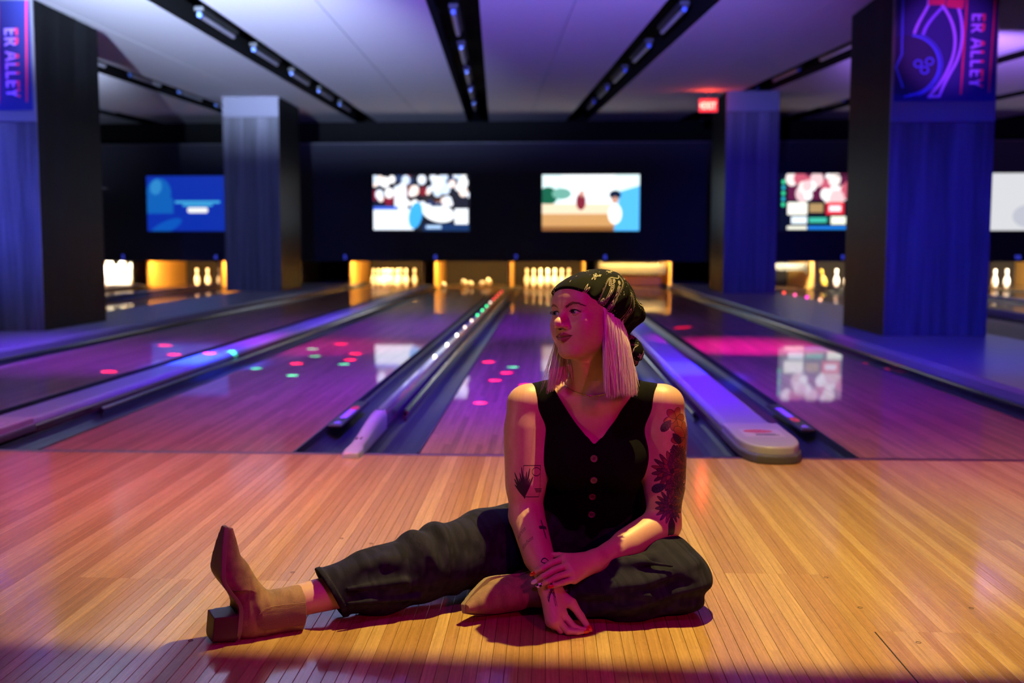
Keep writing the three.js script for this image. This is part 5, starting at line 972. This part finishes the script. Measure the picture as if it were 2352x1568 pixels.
{ // knot tails at the nape
  const tail = (pts, w) => { // a soft folded strip
    const cv = new THREE.CatmullRomCurve3(pts.map((p) => headPt(...p))), N = 18, pos = [], idx = [], uv = [];
    for (let i = 0; i <= N; i++) { const t = i / N, p = cv.getPoint(t), tg = cv.getTangent(t), sd = V3().crossVectors(tg, V3(0.3, 0.2, 1)).normalize(), nn = V3().crossVectors(sd, tg), ww = w * (0.35 + 0.65 * Math.sin(Math.min(1, t * 1.25) * Math.PI * 0.5)) * (t > 0.9 ? 1 - (t - 0.9) * 4 : 1); for (let k = 0; k < 12; k++) { const a = k / 12 * Math.PI * 2; const o = p.clone().addScaledVector(sd, Math.cos(a) * ww).addScaledVector(nn, Math.sin(a) * ww * 0.28 + Math.cos(a * 3) * ww * 0.12); pos.push(o.x, o.y, o.z); uv.push(k / 12 * 0.35 + 0.2, t * 0.4 + 0.3); if (i && true) { const A = (i - 1) * 12 + k, B = (i - 1) * 12 + (k + 1) % 12; idx.push(A, B, A + 12, B, B + 12, A + 12); } } }
    const g = new THREE.BufferGeometry(); g.setAttribute('position', new THREE.Float32BufferAttribute(pos, 3)); g.setAttribute('uv', new THREE.Float32BufferAttribute(uv, 2)); g.setIndex(idx); g.computeVertexNormals(); g.translate(-PB[0], -PB[1], -PB[2]); return g;
  };
  mesh('knot_tail', tail([[0.0, -0.045, -0.105], [0.01, -0.07, -0.125], [0.012, -0.095, -0.135], [0.006, -0.120, -0.128]], 0.022), scarfM, scarf);
  mesh('knot_tail', tail([[0.0, -0.045, -0.105], [0.03, -0.062, -0.118], [0.045, -0.088, -0.120], [0.040, -0.108, -0.112]], 0.016), scarfM, scarf);
}
// hair: a bob of fine locks hanging from under the scarf
{
  const tubes = []; let s = 11; const R = () => (s = (s * 16807) % 2147483647) / 2147483647;
  const lock = (pts, r) => {
    const cv = new THREE.CatmullRomCurve3(pts), N = 7, pos = [], nor = [], idx = [], uv = [];
    for (let i = 0; i <= N; i++) { const t = i / N, p = cv.getPoint(t), tg = cv.getTangent(t), a1 = V3().crossVectors(tg, V3(0.2, 0.1, 1)).normalize(), a2 = V3().crossVectors(tg, a1), w = r * (t > 0.72 ? 1 - (t - 0.72) * 2.9 : 1); for (let k = 0; k < 5; k++) { const a = k / 5 * 6.2832, n = a1.clone().multiplyScalar(Math.cos(a)).addScaledVector(a2, Math.sin(a)); pos.push(p.x + n.x * w, p.y + n.y * w, p.z + n.z * w); nor.push(n.x, n.y, n.z); uv.push(t, k / 5); if (i) { const A = (i - 1) * 5 + k, B = (i - 1) * 5 + (k + 1) % 5; idx.push(A, B, A + 5, B, B + 5, A + 5); } } }
    const g = new THREE.BufferGeometry(); g.setAttribute('position', new THREE.Float32BufferAttribute(pos, 3)); g.setAttribute('normal', new THREE.Float32BufferAttribute(nor, 3)); g.setAttribute('uv', new THREE.Float32BufferAttribute(uv, 2)); g.setIndex(idx); return g;
  };
  const groups = [[], [], []];
  for (let i = 0; i < 3400; i++) {
    // angle round the head in its own frame: 0 = face, from each cheek round the back; locks share a slow wander
    const side = i % 2 ? 1 : -1, q = R(), th = side * mixf(1.18, Math.PI, Math.pow(q, 1.1)), depth = Math.sqrt(R());
    const rx = mixf(0.054, 0.0735, depth), rz = mixf(0.070, 0.094, depth), cx = Math.sin(th), cz = Math.cos(th);
    const zl = cz * rz - 0.016, yEdge = BP[1] + 0.80 * (zl - BP[2]);
    const wob = (vnoise(th * 9 + 40, 3.3) - 0.5) * 0.020, wob2 = (vnoise(th * 26 + 11, 7.7) - 0.5) * 0.010, jit = () => (R() - 0.5);
    const top = headPt(cx * rx * 0.90, yEdge + 0.022, zl), mid = headPt(cx * (rx + 0.004), yEdge - 0.016, zl + cz * 0.002);
    const fl = 1.05 + 0.10 * R() + wob * 2;
    const end = headPt(cx * (rx + 0.006) * fl, yEdge - 0.12, cz * (rz + 0.004) * fl - 0.014);
    end.y = 0.512 + 0.016 * jit() + 0.020 * (1 - depth) + wob + (Math.abs(th) > 2.4 ? 0.010 : 0); end.x += 0.005 * jit() + wob2 * 0.6 + (side < 0 ? -0.024 * sstep(2.4, 1.2, Math.abs(th)) : 0); end.z += 0.005 * jit() - wob2 * 0.6;
    const low = mid.clone().lerp(end, 0.55); low.x += 0.003 * jit() + wob2 * 0.5; low.z += 0.003 * jit();
    for (const p of [low, end]) for (let k = 0; k < 12; k++) { const d = smin(torso(p.x, p.y, p.z) - 0.012, neck(p.x, p.y, p.z), 0.02); if (d > 0.003) break; const vx = p.x - 0.11, vz = p.z + 2.56, l = Math.hypot(vx, vz) || 1; p.x += vx / l * 0.004; p.z += vz / l * 0.004; p.y += 0.0015; }
    groups[(vnoise(th * 30, 1.7) + 0.5 * R() > 0.75 ? 1 : vnoise(th * 41, 9.1) > 0.55 ? 2 : 0)].push(lock([top, mid, low, end], mixf(0.0006, 0.0013, R())));
  }
  // fly-away wisps
  for (let i = 0; i < 70; i++) { const th = (i % 3 ? -1 : 1) * mixf(1.15, 1.9, R()); const p0 = headPt(Math.sin(th) * 0.074, -0.02, Math.cos(th) * 0.090 - 0.014), p2 = headPt(Math.sin(th) * (0.085 + 0.03 * R()), -0.15, Math.cos(th) * 0.095 - 0.01); p2.y = 0.50 + 0.04 * R(); p2.x += 0.03 * (R() - 0.5) + (i % 3 ? -0.02 : 0); const p1 = p0.clone().lerp(p2, 0.5); p1.x += 0.012 * (R() - 0.5); groups[i % 3].push(lock([p0, p1, p1.clone().lerp(p2, 0.5), p2], 0.00035)); }
  const cols = [[0.74, 0.63, 0.52], [0.82, 0.74, 0.64], [0.60, 0.47, 0.36]];
  const hair = put('hair', mergeGeometries(groups[0]), mat(cols[0], 0.42, { sheen: 0.3 })); hair.userData.kind = 'stuff';
  for (const k of [1, 2]) { const g = mergeGeometries(groups[k]); g.translate(-PB[0], -PB[1], -PB[2]); const o = mesh('hair_strands', g, mat(cols[k], 0.42, { sheen: 0.3 }), hair); o.userData.kind = 'stuff'; }
}
renderer.render(scene, camera);
